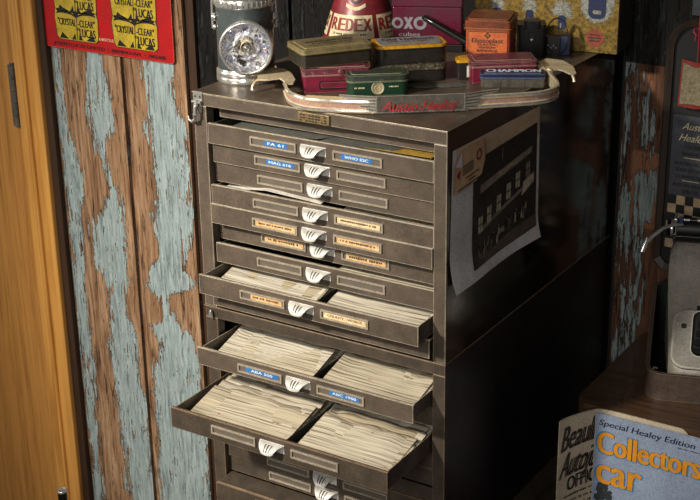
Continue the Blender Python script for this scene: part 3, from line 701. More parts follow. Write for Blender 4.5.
# badge plate
p0, p1 = (.264, .0095), (.424, .128)
ba_ = frame_of(p0, p1); ux = Vector((cos(ba_), sin(ba_), 0)); nx = Vector((sin(ba_), -cos(ba_), 0))
bc = Vector((.3460, .0594, 0)) + nx * .0092
fb = plane(tuple(bc + Vector((0, 0, .0145))), ux, (0, 0, 1))
def bow(x, y, h): return fb(x, y, h) - nx * (x * x * 2.2)
mb = MB()
mb.prism([(-.060, -.0115), (.060, -.0115), (.060, .0115), (-.060, .0115)], bow, .0024, 'badge')
for i, e in enumerate((.106, .097, .088, .080, .072)):
    y1 = .0110 - i * .0043; y0 = y1 - .0033
    mb.prism([(-e, y0), (-.0605, y0), (-.0605, y1), (-e - .004, y1)], bow, .0022, 'badge', 'chrome')
    mb.prism([(.0605, y0), (e, y0), (e + .004, y1), (.0605, y1)], bow, .0022, 'badge', 'chrome')
    mb.prism([(-e - .001, y0 - .0008), (-.0605, y0 - .0008), (-.0605, y0), (-e, y0)], bow, .0012, 'badge'); mb.prism([(.0605, y0 - .0008), (e + .001, y0 - .0008), (e, y0), (.0605, y0)], bow, .0012, 'badge')
mb.prism([(-.066, -.0132), (.066, -.0132), (.0640, -.0116), (-.0640, -.0116)], bow, .0030, 'chrome')
mb.text('Austin-Healey', bow, 'scriptred', w=.102, h=.0140, shear=.38, c=(0, -.0010), lift=.0034, fat=.0003)
mb.build('badge', gp)

# stack at the left: red tin with the olive tin on it
c, a, L = base_at((.1515, .0645), (.2270, .1235), .062)
t = thing('tobacco_tin', 'crimson tin with a slot on its front, under the olive gilt tin', 'tin', (c[0], c[1], 0), a)
tin(t, L, .062, .0355, .004, 'redtin', 'redtinlid', .011)
mb = MB(); f = front(.062, .0115)
mb.prism(rrect(-.026, -.0062, .044, .0062, .003, 3), f, .0006, 'black'); mb.prism(rrect(-.0235, -.0040, .042, .0042, .002, 3), f, .0010, 'redtin')
for x in (.0035, .0065): mb.prism(rrect(x - .001, .0085, x + .001, .0105, .0008, 2), f, .0006, 'black')
mb.build('slot_ornament', t)
mb = MB(); mb.lathe([(.0045, 0), (.0045, .001), (.0035, .0014), (0, .0014)], (.006, -.0325, .030), 'redtinlid', 18, (0, -1, 0)); mb.build('lid_stud', t)
bx, ax_, ay = .1545, .058, .0
ol = thing('tobacco_tin', 'olive and gilt hinged tin lying askew on top of the crimson tin', 'tin', (.1570, .1255, .0366), radians(54))
tin(ol, .107, .066, .0275, .006, 'olivebody', 'olive', .008, over=.0012, topm='olive', rimm='oliverim')
mb = MB(); f = toppl(.0284 + .0002)
for j, (yy, ww, hh) in enumerate(((.006, .070, .0055), (-.006, .060, .0035))):
    x = -ww / 2
    while x < ww / 2:
        q = rnd.uniform(.004, .009); mb.sheet([(x, yy - hh / 2), (x + q, yy - hh / 2), (x + q, yy + hh / 2), (x, yy + hh / 2)], f, 'browntin', .0002); x += q + .0016
mb.sheet(rrect(-.042, -.0158, .042, -.0150, .0003, 2), f, 'oliverim', .0002); mb.sheet(rrect(-.042, .0150, .042, .0158, .0003, 2), f, 'oliverim', .0002)
mb.build('lid_print', ol)
mb = MB(); fo = front(.062, .0105); mb.sheet([(.030, -.003), (.034, .002), (.027, .003)], fo, 'black', .0003); mb.build('front_print', ol)
mb = MB(); mb.box((-.031, -.0325, .012), (-.024, -.0310, .020), 'oliverim'); mb.build('clasp', ol)

# green tin
c, a, L = base_at((.2165, .0795), (.2865, .131), .043)
t = thing('tobacco_tin', 'small dark green tin with a round cream medallion on its front', 'tin', (c[0], c[1], 0), a)
tin(t, L, .043, .0305, .010, 'green', 'greenlid', .0105)
mb = MB(); f = front(.043, .0118)
mb.lathe([(.0094, 0), (.0094, .0006), (.0084, .0010), (.0078, .0005), (0, .0006)], (-.0005, -.0214, .0118), 'medal', 36, (0, -1, 0))
mb.lathe([(.0050, .0006), (.0046, .0010), (.0038, .0010), (.0034, .0006), (.0018, .0010), (0, .0010)], (-.0005, -.0214, .0118), 'medal', 24, (0, -1, 0)); mb.build('medallion', t)
mb = MB()
mb.marks(f, 'cream', .015, .0026, (-.0265, .001), .0004, 3); mb.marks(f, 'cream', .015, .0026, (.0225, .002), .0004, 4); mb.build('lettering', t)

# two black tobacco tins stacked, upper one with a mustard rim
c, a, L = base_at((.2125, .161), (.2945, .2305), .057)
t = thing('tobacco_tin', 'black tin with a rubbed pale lid, under the mustard-rimmed tin', 'tin', (c[0], c[1], 0), a)
tin(t, L, .057, .0262, .012, 'darktin', 'wornlid', .0085)
h2 = thing('tobacco_tin', 'mustard-rimmed tin with a printed silver grey lid, topmost of its pair', 'tin', (c[0] - .001, c[1] + .003, .0273), a + .02)
tin(h2, L * .985, .056, .0270, .012, 'darktin', 'yellowrim', .0058, topm='yellowrim', rimm='darktin')
mb = MB(); f = toppl(.0279)
mb.prism(rrect(-.0465, -.0240, .0465, .0225, .007), f, .0005, 'holbtop'); mb.text('Old Holborn', f, 'browntin', w=.078, h=.0150, c=(0, .009), lift=.0008, fat=.0005)
mb.marks(f, 'browntin', .064, .0050, (0, -.0060), .0008, 5)
mb.marks(f, 'yellowrim', .058, .0034, (0, -.0165), .0008, 6); mb.build('lid_label', h2)
sheet('flat_card', [(.225, .140, .0006), (.318, .195, .0006), (.336, .212, .0006), (.325, .222, .0006), (.232, .156, .0006)], 'greypaper', 'grey card lying in front of the stacked black tins', 'card', .0012)
sheet('flat_card', [(.150, .030, .0006), (.226, .052, .0006), (.226, .078, .0006), (.16, .055, .0006)], 'creamlabel', 'cream card under the front of the crimson tin', 'card', .0012)

# crimson flat tin carrying the orange tin, with the spark plug tin in front of it
c, a, L = base_at((.3345, .2305), (.411, .288), .050)
t = thing('flat_tin', 'scuffed pinkish red flat tin under the orange tin', 'tin', (c[0], c[1], 0), a)
tin(t, L, .052, .0318, .003, 'redtin', 'redtinlid', .009)
mb = MB(); f = front(.052, .0275); mb.prism(rrect(-L / 2 + .004, -.0022, L / 2 - .008, .0022, .001, 2), f, .0012, 'redtinlid'); mb.build('lid_ridge', t)
c2, a2, L2 = base_at((.3585, .2135), (.4395, .2555), .034)
t = thing('spark_plug_tin', 'low grey tin with a white-lettered navy lid, in front of the pinkish red tin', 'tin', (c2[0], c2[1], 0), a2)
tin(t, L2, .030, .0205, .003, 'greytin', 'navy', .0072)
mb = MB(); f = toppl(.0216)
mb.text('CHAMPION', f, 'white', w=.078, h=.0165, c=(.001, .0015), lift=.0004, fat=.0008); mb.build('lettering', t)
mb = MB()
for x in (-.018, .016): mb.box((x - .001, -.0158, .001), (x + .001, -.0150, .0125), 'greytin')
mb.build('body_seam', t)
c3, a3, L3 = base_at((.3065, .2395), (.329, .256), .03)
t = thing('small_tin', 'little black and white tin with a mustard lid, left of the pinkish red tin', 'tin', (c3[0], c3[1], 0), a3)
tin(t, L3, .03, .0305, .003, 'darktin', 'yellowrim', .005)
mb = MB(); f = front(.03, .0125); mb.prism([(.000, -.0085), (.0125, -.0085), (.0125, .0085), (.000, .0085)], f, .0003, 'paper'); mb.build('label', t)
# orange tin, standing on the cabinet behind the pinkish red tin
OW, OD, OH, oa = .070, .076, .078, radians(18)
ofl = Vector((.2855, .3000, 0)); oc = ofl + Vector((cos(oa), sin(oa), 0)) * OW / 2 + Vector((-sin(oa), cos(oa), 0)) * OD / 2
t = thing('plaster_tin', 'tall orange tin with a rusty brown lid, behind the pinkish red flat tin', 'tin', oc, oa)
mb = MB(); mb.prism(rrect(-.0335, -.0365, .0335, .0365, .004, 4), lambda x, y, h: (x, y, h), .066, 'orange', 'orange', True); mb.build('body', t, bevel=.0008)
mb = MB()
mb.prism(rrect(-OW / 2, -OD / 2, OW / 2, OD / 2, .004, 4), lambda x, y, h: (x, y, .0625 + h), .0125, 'orangelid', 'orangelid', True)
mb.prism(rrect(-OW / 2 - .0008, -OD / 2 - .0008, OW / 2 + .0008, OD / 2 + .0008, .004, 4), lambda x, y, h: (x, y, .0622 + h), .0018, 'orangelid', 'orangelid', True)
mb.prism(rrect(-OW / 2 + .004, -OD / 2 + .004, OW / 2 - .004, OD / 2 - .004, .003, 4), lambda x, y, h: (x, y, .075 + h), .003, 'orangelid', 'orangelid', True)
for x in (-.018, .018): mb.lathe([(.002, 0), (.002, .014)], (x - .007, OD / 2 + .0005, .066), 'orangelid', 10, (1, 0, 0))
mb.build('lid', t, bevel=.001, seg=3)
mb = MB(); f = front(.073, .034)
mb.prism(rrect(-.0300, -.0140, .0305, .0250, .001, 2), f, .0003, 'darktin'); mb.prism(rrect(-.0290, -.0132, .0295, .0242, .001, 2), f, .0006, 'orangelabel')
for dx, dy in ((0, .003), (.003, 0), (0, -.003), (-.003, 0)): mb.prism([(dx, .0195 + dy - .0022), (dx + .0022, .0195 + dy), (dx, .0195 + dy + .0022), (dx - .0022, .0195 + dy)], f, .0009, 'browntin')
mb.text('Elastoplast', f, 'browntin', w=.047, h=.0072, c=(0, .0120), lift=.0008, fat=.00035)
mb.text('ELASTIC', f, 'browntin', w=.030, h=.0036, c=(0, .0058), lift=.0008, fat=.0003); mb.text('ADHESIVE', f, 'browntin', w=.026, h=.0030, c=(0, .0013), lift=.0008, fat=.0003)
mb.text('BANDAGE', f, 'browntin', w=.031, h=.0040, c=(0, -.0035), lift=.0008, fat=.0003); mb.marks(f, 'browntin', .022, .0024, (0, -.0082), .0008, 7)
mb.build('label', t)

# conical oil can
RC = Vector((.040, .402, 0)); cam_az = math.atan2(-.842, .539)
t = thing('oil_can', 'red conical oil can with a cream lettered band, at the back of the cabinet top', 'can', RC, 0)
def rz_(z): return .0660 - .318 * z
def cone(ang, z, lift=0):
    a = cam_az + ang; r = rz_(z) + lift; return (r * cos(a), r * sin(a), z + lift * .3)
mb = MB()
mb.lathe([(.064, 0), (.0672, .0015), (.0672, .005), (rz_(.006), .0062), (rz_(.06), .06), (rz_(.12), .12), (.0255, .130), (.022, .134), (.016, .138)], (0, 0, 0), 'redex', 72); mb.build('body', t)
mb = MB(); mb.lathe([(.0135, .134), (.0135, .150), (.0125, .151), (.0125, .158), (.007, .162), (.006, .19), (0, .191)], (0, 0, 0), 'brass', 40); mb.build('spout_cap', t)
mb = MB()
for c0, w_ in ((-.37, 1.40), (1.17, 1.40), (2.71, 1.40), (-1.91, 1.40)):
    mb.grid(lambda a, b: cone(c0 + (a - .5) * w_, .0135 + .0365 * b, .0005), 26, 3, 'cream')
    fn = lambda x, y, h: cone(c0 + x / .056, .0325 + y, .0005 + h)
    for i, ch in enumerate('REDEX'): mb.text(ch, fn, 'redink', h=.0205, w=.0122, c=(-.0296 + i * .0148, .0035), lift=.0004, fat=.0012)
    mb.marks(fn, 'black', .056, .0036, (0, -.0120), .0004, 8)
mb.build('label_band', t)
mb = MB(); fn = lambda x, y, h: cone(-.22 + x / .048, .073 + y, .0005 + h)
P = [(-.017 + .034 * i / 14, -.010 - .0055 * sin(pi * i / 14)) for i in range(15)] + [(.017 - .034 * i / 14, -.004 - .006 * sin(pi * i / 14)) for i in range(15)]
for i in range(14): mb.sheet([P[i], P[i + 1], P[28 - i], P[29 - i]], fn, 'cream', .0004)
P = [(.0115 * cos(2 * pi * i / 24), .006 + .0115 * sin(2 * pi * i / 24)) for i in range(24)]
Q = [(.0085 * cos(2 * pi * i / 24), .006 + .0085 * sin(2 * pi * i / 24)) for i in range(24)]
for i in range(24): mb.sheet([P[i], P[(i + 1) % 24], Q[(i + 1) % 24], Q[i]], fn, 'black', .0006)
mb.sheet([(.006 * cos(2 * pi * i / 20), .006 + .006 * sin(2 * pi * i / 20)) for i in range(20)], fn, 'cream', .0007)
mb.build('badge_print', t)

# maroon cube tin on its black stand
c, a, L = base_at((.1290, .3530), (.2290, .3975), .042)
t = thing('stock_cube_tin', 'maroon square tin with silver lettering, behind the red conical can', 'tin', (c[0], c[1], 0), a)
mb = MB(); mb.box((-L / 2 - .002, -.022, 0), (L / 2 + .002, .022, .012), 'black'); mb.build('plinth', t, bevel=.001)
mb = MB(); mb.box((-L / 2, -.021, .0122), (L / 2, .021, .0715), 'maroon'); mb.build('body', t, bevel=.0015)
mb = MB(); mb.box((-L / 2 - .0012, -.0222, .0717), (L / 2 + .0012, .0222, .104), 'maroon'); mb.build('lid', t, bevel=.0015)
mb = MB(); f = front(.042, .037)
def ring(cx, cy, R, r, mat, sx=1):
    P = [(cx + sx * R * cos(2 * pi * i / 28), cy + R * sin(2 * pi * i / 28)) for i in range(28)]; Q = [(cx + sx * r * cos(2 * pi * i / 28), cy + r * sin(2 * pi * i / 28)) for i in range(28)]
    for i in range(28): mb.sheet([P[i], P[(i + 1) % 28], Q[(i + 1) % 28], Q[i]], f, mat, .0004)
ring(-.0470, .009, .0092, .0048, 'silverink'); ring(-.0110, .009, .0105, .0055, 'silverink')
for s in (1, -1): mb.sheet([(-.0375, .009 + s * -.0095), (-.0320, .009 + s * -.0095), (-.0220, .009 + s * .0095), (-.0275, .009 + s * .0095)], f, 'silverink', .0004 + .0001 * s)
mb.text('cubes', f, 'silverink', w=.034, h=.0070, c=(-.028, -.0085), lift=.0004, fat=.0002)
mb.build('lettering', t)

# black rod
mb = MB(); mb.tube([(.180, .3620, .0575), (.1815, .3628, .0570), (.200, .3660, .0480), (.2390, .3720, .0290), (.2500, .3735, .0235)], [.0036, .0050, .0050, .0056, .0056], 'blackgloss', 16)
mb.tube([(.1782, .3618, .0583), (.180, .3620, .0575)], [.002, .0036], 'blackgloss', 16)
tag(root(mb.build('black_rod')), 'slim black rod leaning across the front of the maroon tin', 'rod')

# black camera case with a strap loop, small dark box
t = thing('camera_case', 'black leather camera case with a strap loop, right of the orange tin', 'case', (.3340, .4330, 0), radians(30))
mb = MB(); mb.prism(rrect(-.0225, -.018, .0205, .018, .006), lambda x, y, h: (x, y, h), .047, 'leather', 'leather', True); mb.build('body', t, bevel=.002)
mb = MB(); mb.prism(rrect(-.0235, -.0195, .0215, .0195, .006), lambda x, y, h: (x, y, .034 + h), .018, 'leather', 'leather', True)
mb.prism(rrect(-.012, -.0215, .012, .005, .004), lambda x, y, h: (x, y, .046 + h), .012, 'leather', 'leather', True); mb.box((-.006, -.0205, .026), (.004, -.0192, .040), 'leather'); mb.build('flap', t, bevel=.002)
mb = MB(); mb.lathe([(.0028, 0), (.0028, .0015), (0, .002)], (-.001, -.0206, .029), 'chrome', 14, (0, -1, 0)); mb.lathe([(.003, 0), (.003, .002), (.0012, .003), (0, .003)], (.0213, 0, .040), 'chrome', 12, (1, 0, 0)); mb.build('stud', t)
mb = MB(); pts = [(.0215 + .0175 + .0180 * cos(2 * pi * i / 36), -.004 + .002 * sin(4 * pi * i / 36), .0300 + .0300 * sin(2 * pi * i / 36)) for i in range(36)]
n = 36; R = []
for i, p in enumerate(pts):
    c_ = Vector((.039, -.004, .030)); d_ = (Vector(p) - c_).normalized()
    for q, e in ((-.0035, 0), (.0035, 0), (.0035, .0014), (-.0035, .0014)): R.append(Vector(p) + Vector((0, q, 0)) - d_ * e)
mb.add(R, [(i * 4 + j, ((i + 1) % n) * 4 + j, ((i + 1) % n) * 4 + (j + 1) % 4, i * 4 + (j + 1) % 4) for i in range(n) for j in range(4)], 'leather', False)
mb.build('strap', t)
t = thing('small_box', 'small black box with a navy end, in front of the yellow tin sign box', 'box', (.3660, .4620, 0), radians(14))
mb = MB(); mb.box((-.022, -.0105, 0), (.006, .0105, .028), 'black'); mb.build('sleeve', t, bevel=.0008)
mb = MB(); mb.box((.0062, -.0112, 0), (.021, .0112, .0292), 'plugblue'); mb.build('lid', t, bevel=.0008)
mb = MB(); f = plane((-.008, -.0106, .014), (1, 0, 0), (0, 0, 1))
for i in range(5): mb.sheet(rrect(-.010 + i * .004, -.004 + (i % 2) * .003, -.0075 + i * .004, -.0012 + (i % 2) * .004, .0008, 2), f, 'silverink', .0003)
mb.build('print', t)

# yellow printed tin box with spark plugs
t = thing('spark_plug_box', 'yellow printed tin box with navy spark plugs, at the back right of the cabinet top', 'box', (.215, .4687, 0), math.atan2(.119, .993))
mb = MB(); mb.box((0, 0, 0), (.239, .088, .175), 'yellowside'); mb.build('body', t, bevel=.002)
mb = MB(); f = plane((0, -.0006, 0), (1, 0, 0), (0, 0, 1)); mb.prism([(.001, .001), (.238, .001), (.238, .174), (.001, .174)], f, .0004, 'yellowbox')
def burst(cx, z0, w_, h_, seed):
    r = random.Random(seed); P = []
    for i in range(46):
        a = -.35 + (pi + .7) * i / 45; q = (.62 if i % 2 else 1) * r.uniform(.86, 1.08); P.append((cx + w_ * q * cos(a), z0 + h_ * (.25 + .75 * q * sin(a))))
    mb.sheet(P, f, 'plugsilver', .0008)
def plug(cx, z0, w_, h_):
    mb.prism([(cx - w_, z0), (cx + w_, z0), (cx + w_, z0 + h_), (cx + w_ * .6, z0 + h_ * 1.15), (cx - w_ * .6, z0 + h_ * 1.15), (cx - w_, z0 + h_)], f, .0011, 'plugblue')
    mb.sheet([(cx - w_ * .45, z0 + h_ * .06), (cx - w_ * .1, z0 + h_ * .06), (cx - w_ * .1, z0 + h_ * .5), (cx - w_ * .45, z0 + h_ * .5)], f, 'silverink', .0013)
for cx, z0, w_, h_, s in ((.0935, .057, .0145, .028, 3), (.1475, .052, .0200, .034, 5), (.040, .057, .0145, .028, 8)):
    burst(cx, z0, w_, h_, s); plug(cx, z0 - .018, .0062, .019)
P = [(.2037 + .0255 * (1 + .12 * (i % 2)) * cos(2 * pi * i / 48), .080 + .0305 * (1 + .10 * (i % 2)) * sin(2 * pi * i / 48)) for i in range(48)]
mb.sheet(P, f, 'plugsilver', .0008)
mb.prism(rrect(.1895, .0545, .2180, .105, .010), f, .0011, 'plugblue'); mb.sheet(rrect(.197, .062, .2105, .068, .002), f, 'plugsilver', .0013)
P = [(.2021 + .0138 * (1 + .06 * (i % 2)) * cos(2 * pi * i / 40), .0240 + .0138 * (1 + .06 * (i % 2)) * sin(2 * pi * i / 40)) for i in range(40)]
mb.sheet(P, f, 'seal', .0008)
for q, (x0, x1) in enumerate(((-.009, .009), (-.011, .011), (-.008, .008))): mb.sheet(rrect(.2021 + x0, .0185 + q * .0048, .2021 + x1, .0205 + q * .0048, .0008, 2), f, 'browntin', .001)
for cx in (.0935, .1475, .04, .2037):
    for zz in (.135,): burst(cx, zz, .014, .026, int(cx * 9999)); plug(cx, zz - .018, .0062, .019)
mb.build('front_print', t)

# poster on the cabinet's right side, with a letter over its corner
TL, TR, BR_, BL = Vector((.0135, -.031)), Vector((.282, -.034)), Vector((.287, -.240)), Vector((.006, -.232))
def pos(a, b, h=0):
    p = (TL * (1 - a) + TR * a) * (1 - b) + (BL * (1 - a) + BR_ * a) * b
    curl = .012 * max(0, (b - .72) / .28) ** 2 * max(0, 1 - a * 1.1) + .006 * max(0, (b - .8) / .2) ** 2 * max(0, a - .75) / .25 + .0012 * sin(a * 9) * b
    return Vector((W + .0016 + curl + h, p.x, p.y))
mb = MB()
mb.grid(lambda a, b: pos(a, 1 - b), 30, 24, 'posterwhite', True, lambda a, b: 'postercream' if (1 - b) < .20 and a > .04 and not (a > .985) else 'posterwhite')
mb.grid(lambda a, b: pos(1 - a, 1 - b, -.0006), 16, 12, 'posterwhite')
def patch(P, mat, lift, n=8):
    """quad P in sheet coordinates, finely divided so that it follows the curl"""
    (x0, y0), (x1, y1), (x2, y2), (x3, y3) = P
    mb.grid(lambda a, b: pos((x0 * (1 - a) + x1 * a) * (1 - b) + (x3 * (1 - a) + x2 * a) * b, (y0 * (1 - a) + y1 * a) * (1 - b) + (y3 * (1 - a) + y2 * a) * b, lift), n, n, mat, True)
patch([(.22, .93), (.965, .90), (.965, .11), (.22, .150)], 'photodark', .0004, 14)
patch([(.30, .405), (.90, .31), (.90, .265), (.30, .345)], 'photomid', .0007)
patch([(.24, .925), (.965, .89), (.965, .80), (.24, .84)], 'photoroad', .0007)
patch([(.30, .70), (.80, .56), (.80, .53), (.30, .665)], 'photomid', .0007)
for i, (a0, b0) in enumerate(((.285, .575), (.385, .535), (.495, .495), (.605, .45), (.71, .405), (.83, .37))):
    w_ = .050; h_ = .125
    for sx in (0, .027):
        for sy in (0, .062): patch([(a0 + sx, b0 + sy + .055), (a0 + sx + .022, b0 + sy + .048), (a0 + sx + .022, b0 + sy - .004), (a0 + sx, b0 + sy + .002)], 'photolight' if i < 5 else 'photomid', .0008, 1)
rr = random.Random(4)
for i in range(46):
    u_ = rr.random(); a0 = .27 + .56 * u_; b0 = .815 - .13 * u_ + rr.uniform(-.035, .03); h_ = rr.uniform(.03, .075); w_ = rr.uniform(.008, .02)
    patch([(a0, b0 + h_), (a0 + w_, b0 + h_ * .95), (a0 + w_ * .8, b0), (a0 + w_ * .2, b0)], rr.choice(['photomid', 'photoroad', 'photodark', 'photodark', 'photomid', 'photolight']), .0009 + .00001 * i, 1)
    if i % 3: patch([(a0 + w_ * .3, b0 - .003), (a0 + w_ * .7, b0 - .003), (a0 + w_ * .7, b0 - .017), (a0 + w_ * .3, b0 - .017)], 'photomid', .0009 + .00001 * i, 1)
patch([(.78, .60), (.93, .54), (.93, .47), (.80, .50)], 'photolight', .0008, 3); patch([(.42, .865), (.66, .815), (.62, .775), (.48, .80)], 'photodark', .0010, 3); patch([(.50, .80), (.60, .785), (.58, .745), (.52, .755)], 'photomid', .0010, 3)
mb.marks(lambda x, y, h: pos(.60 + x, .325 - y - .15 * x, .0008 + h), 'photolight', .16, .030, seed=9)
patch([(.545, .25), (.552, .25), (.552, .16), (.545, .16)], 'photomid', .0007, 1)
tag(root(mb.build('poster')), 'black and white street photograph poster stuck on the cabinet side', 'poster')
mb = MB()
LTR = [(.005, .305), (.005, .115), (.075, .03), (.315, .015), (.335, .16), (.30, .255), (.235, .285)]
mb.sheet(LTR, lambda x, y, h: pos(x, y, h), 'letterpaper', .0022)
mb.add([pos(x, y, .0012) for x, y in reversed(LTR)], [tuple(range(len(LTR)))], 'letterpaper')
mb.sheet([(.004, .115), (.082, .135), (.075, .03)], lambda x, y, h: pos(x, y, h), 'posterwhite', .0028)
lf = lambda x, y, h: pos(.17 + x, .17 - y - .10 * x, .0028 + h)
mb.sheet([(-.145, .010), (-.105, .030), (-.120, -.035)], lf, 'redink', .0002)
P = [(.09 + .028 * cos(2 * pi * i / 20), .055 + .040 * sin(2 * pi * i / 20)) for i in range(20)]; Q = [(.09 + .018 * cos(2 * pi * i / 20), .055 + .026 * sin(2 * pi * i / 20)) for i in range(20)]
for i in range(20): mb.sheet([P[i], P[(i + 1) % 20], Q[(i + 1) % 20], Q[i]], lf, 'redink', .0002)
for q in range(4): mb.sheet([(-.085, .045 - q * .018), (.03, .045 - q * .018), (.03, .037 - q * .018), (-.085, .037 - q * .018)], lf, 'ink', .0002)
for q, (x0, x1) in enumerate(((-.05, .09), (-.02, .05), (-.13, .11))): mb.sheet([(x0, -.045 - q * .028), (x1, -.045 - q * .028), (x1, -.053 - q * .028), (x0, -.053 - q * .028)], lf, 'ink', .0002)
tag(root(mb.build('letter')), 'tan printed letter with red emblems over the poster corner', 'letter')

# ------------------------------------------------------------------ red enamel sign of bulb cards on the left boards
t = thing('advertising_sign', 'red enamel sign with rows of yellow printed cards on the peeling boards', 'sign', (-.6915, WALL - .0045, 0))
mb = MB(); f = plane((0, 0, 0), (1, 0, 0), (0, 0, 1))
P = rrect(-.1735, -.1475, .1735, .22, .008, 4); mb.prism(P, f, .0022, 'signred'); mb.build('panel', t, bevel=.0008)
def blob(cx, cz):
    mb = MB(); w_, h_ = .0590, .0335
    P = [(-w_ * .86, -h_), (w_ * .84, -h_), (w_ * .97, -h_ * .8), (w_ * 1.0, h_ * .45), (w_ * .93, h_ * .85), (w_ * .55, h_ * .98), (w_ * .28, h_ * .80), (0, h_ * .86), (-w_ * .28, h_ * .80), (-w_ * .55, h_ * .98), (-w_ * .95, h_ * .9), (-w_ * 1.02, h_ * .45), (-w_ * .95, -h_ * .8)]
    g_ = lambda x, y, h: f(cx + x, cz + y, .0022 + h)
    mb.prism([(x * 1.03, y * 1.04) for x, y in P], g_, .0006, 'signblack'); mb.prism(P, g_, .0009, 'signyellow')
    # the printed lens lines: two bright lobes meeting in the middle
    for s in (-1, 1):
        mb.sheet([(s * .004, -h_ * .95), (s * .016, -h_ * .95), (s * .006, -h_ * .55)][::(1 if s > 0 else -1)], g_, 'signblack', .0012)
        mb.sheet([(s * .050, -h_ * .95), (s * .024, -h_ * .95), (s * .042, -h_ * .55)][::(-1 if s > 0 else 1)], g_, 'signblack', .0012)
        top = [(s * (.004 + .050 * i / 10), h_ * (.60 + .26 * sin(pi * (.12 + .76 * i / 10)) - .10 * (1 - i / 10))) for i in range(11)]
        low = [(x, y - .0042 * (1 - .5 * abs(i - 5) / 5) - .0012) for i, (x, y) in enumerate(top)]
        for i in range(10):
            q = [top[i], top[i + 1], low[i + 1], low[i]]
            mb.sheet(q if s < 0 else q[::-1], g_, 'signblack', .0012)
    mb.sheet([(-.010, h_ * .84), (.010, h_ * .84), (.003, h_ * .45), (-.003, h_ * .45)][::-1], g_, 'signblack', .0013)
    mb.sheet([(-.0012, -h_ * .95), (.0006, -h_ * .95), (.0022, h_ * .5), (.0004, h_ * .5)], g_, 'signblack', .0012)
    mb.text('"CRYSTAL', g_, 'signblack', w=.050, h=.0155, c=(-.0265, .0045), lift=.0014, fat=.0006, shear=.05)
    mb.text('-CLEAR"', g_, 'signblack', w=.046, h=.0155, c=(.0275, .0045), lift=.0014, fat=.0005, shear=.05)
    mb.text('BY', g_, 'signblack', w=.008, h=.006, c=(.0035, -.0085), lift=.0015, fat=.0003)
    mb.text('LUCAS', g_, 'signblack', w=.043, h=.0185, c=(.0290, -.0150), lift=.0014, fat=.0007)
    mb.build('printed_card', t)
for cx in (-.082, .076):
    for k_ in range(5): blob(cx + (.0 if k_ % 2 else .0), -.0935 + k_ * .0575)
mb = MB()
mb.text('JOSEPH LUCAS LIMITED', lambda x, y, h: f(x, y, .0022 + h), 'signblack', w=.142, h=.0075, c=(-.0810, -.1375), lift=.0004, fat=.0006)
mb.text('BIRMINGHAM', lambda x, y, h: f(x, y, .0022 + h), 'signblack', w=.076, h=.0075, c=(.048, -.1375), lift=.0004, fat=.0006)
mb.text('ENGLAND', lambda x, y, h: f(x, y, .0022 + h), 'signblack', w=.044, h=.0075, c=(.131, -.1375), lift=.0004, fat=.0006)
for x in (-.001, .098): mb.sheet(rrect(x - .0015, -.1390, x + .0015, -.1360, .0012, 2), lambda x, y, h: f(x, y, .0022 + h), 'signblack', .0003)
mb.text('16 BOTTLES', lambda x, y, h: f(x, y, .0022 + h), 'cream', w=.046, h=.006, c=(-.003, -.1170), lift=.0003, fat=.0003)
mb.build('lettering', t)

# short dark post by the door
mb = MB(); mb.lathe([(.0105, 0), (.0105, .305)], (0, 0, 0), 'blackgloss', 24); mb.lathe([(.012, .305), (.012, .3085), (.009, .311), (.009, .3095), (0, .3095)], (0, 0, 0), 'chrome', 24); mb.lathe([(.05, 0), (.05, .004), (.012, .010)], (0, 0, 0), 'blackgloss', 32)
o = mb.build('door_stop_post', loc=(-.767, .4, 0)); tag(o, 'short black post with a pale metal cap before the honey wooden door', 'post')
# ------------------------------------------------------------------ right-hand side: table, typewriter, programmes, wall sign
TZ = -.5005
t = thing('side_table', 'dark wooden table carrying the grey typewriter', 'table', (.495, .2858, FL))
def tp(z): return z - FL - 0
th = TZ - FL
mb = MB()
P = rrect(0, 0, .68, .298, .022, 6)
mb.prism(P, lambda x, y, h: (x, y, th - .024 + h), .024, 'tableboard', 'tableboard', True)
o = mb.build('tabletop', t, bevel=.007, seg=4)
mb = MB()
for a, b in (((.03, .03, th - .09), (.65, .045, th - .0245)), ((.03, .255, th - .09), (.65, .27, th - .0245)), ((.03, .046, th - .09), (.045, .254, th - .0245)), ((.635, .046, th - .09), (.65, .254, th - .0245))): mb.box(a, b, 'tableboard')
mb.build('apron', t, bevel=.001)
for x in (.028, .622):
    for y in (.028, .244):
        mb = MB(); mb.box((x, y, 0), (x + .03, y + .03, th - .0905), 'tableboard'); mb.build('leg', t, bevel=.003)

TW = thing('typewriter_case', 'open brown typewriter case tray on the dark table', 'case', (.585, .345, TZ), radians(18))
mb = MB(); CWd, CDp = .33, .215
def wallh(v): return .045 + .070 * max(0, min(1, (v - .02) / .17))
Pc = rrect(0, 0, CWd, CDp, .030, 8); Pi = rrect(.0060, .0060, CWd - .0060, CDp - .0060, .025, 8); n = len(Pc)
vs = [(x, y, 0) for x, y in Pc] + [(x, y, wallh(y)) for x, y in Pc] + [(x, y, wallh(y)) for x, y in Pi] + [(x, y, .004) for x, y in Pi]
for k_, m_ in ((0, 'case'), (1, 'case'), (2, 'caselining')):
    mb.add(vs, [(k_ * n + i, k_ * n + (i + 1) % n, (k_ + 1) * n + (i + 1) % n, (k_ + 1) * n + i) for i in range(n)], m_, k_ != 1)
mb.add(vs, [tuple(range(3 * n, 4 * n))], 'caselining'); mb.add(vs, [tuple(reversed(range(n)))], 'case')
mb.build('tray', TW)
mb = MB(); mb.box((.0062, .030, .018), (.0130, .046, .030), 'chrome'); mb.tube([(.0095, .034, .030), (.012, .036, .038), (.018, .038, .036)], .002, 'chrome', 8); mb.build('catch', TW, bevel=.001)
tw = thing('typewriter', 'warm grey portable typewriter with black keys sitting in the brown case', 'typewriter', (.585, .345, TZ), radians(18))
U0, U1 = .024, .30
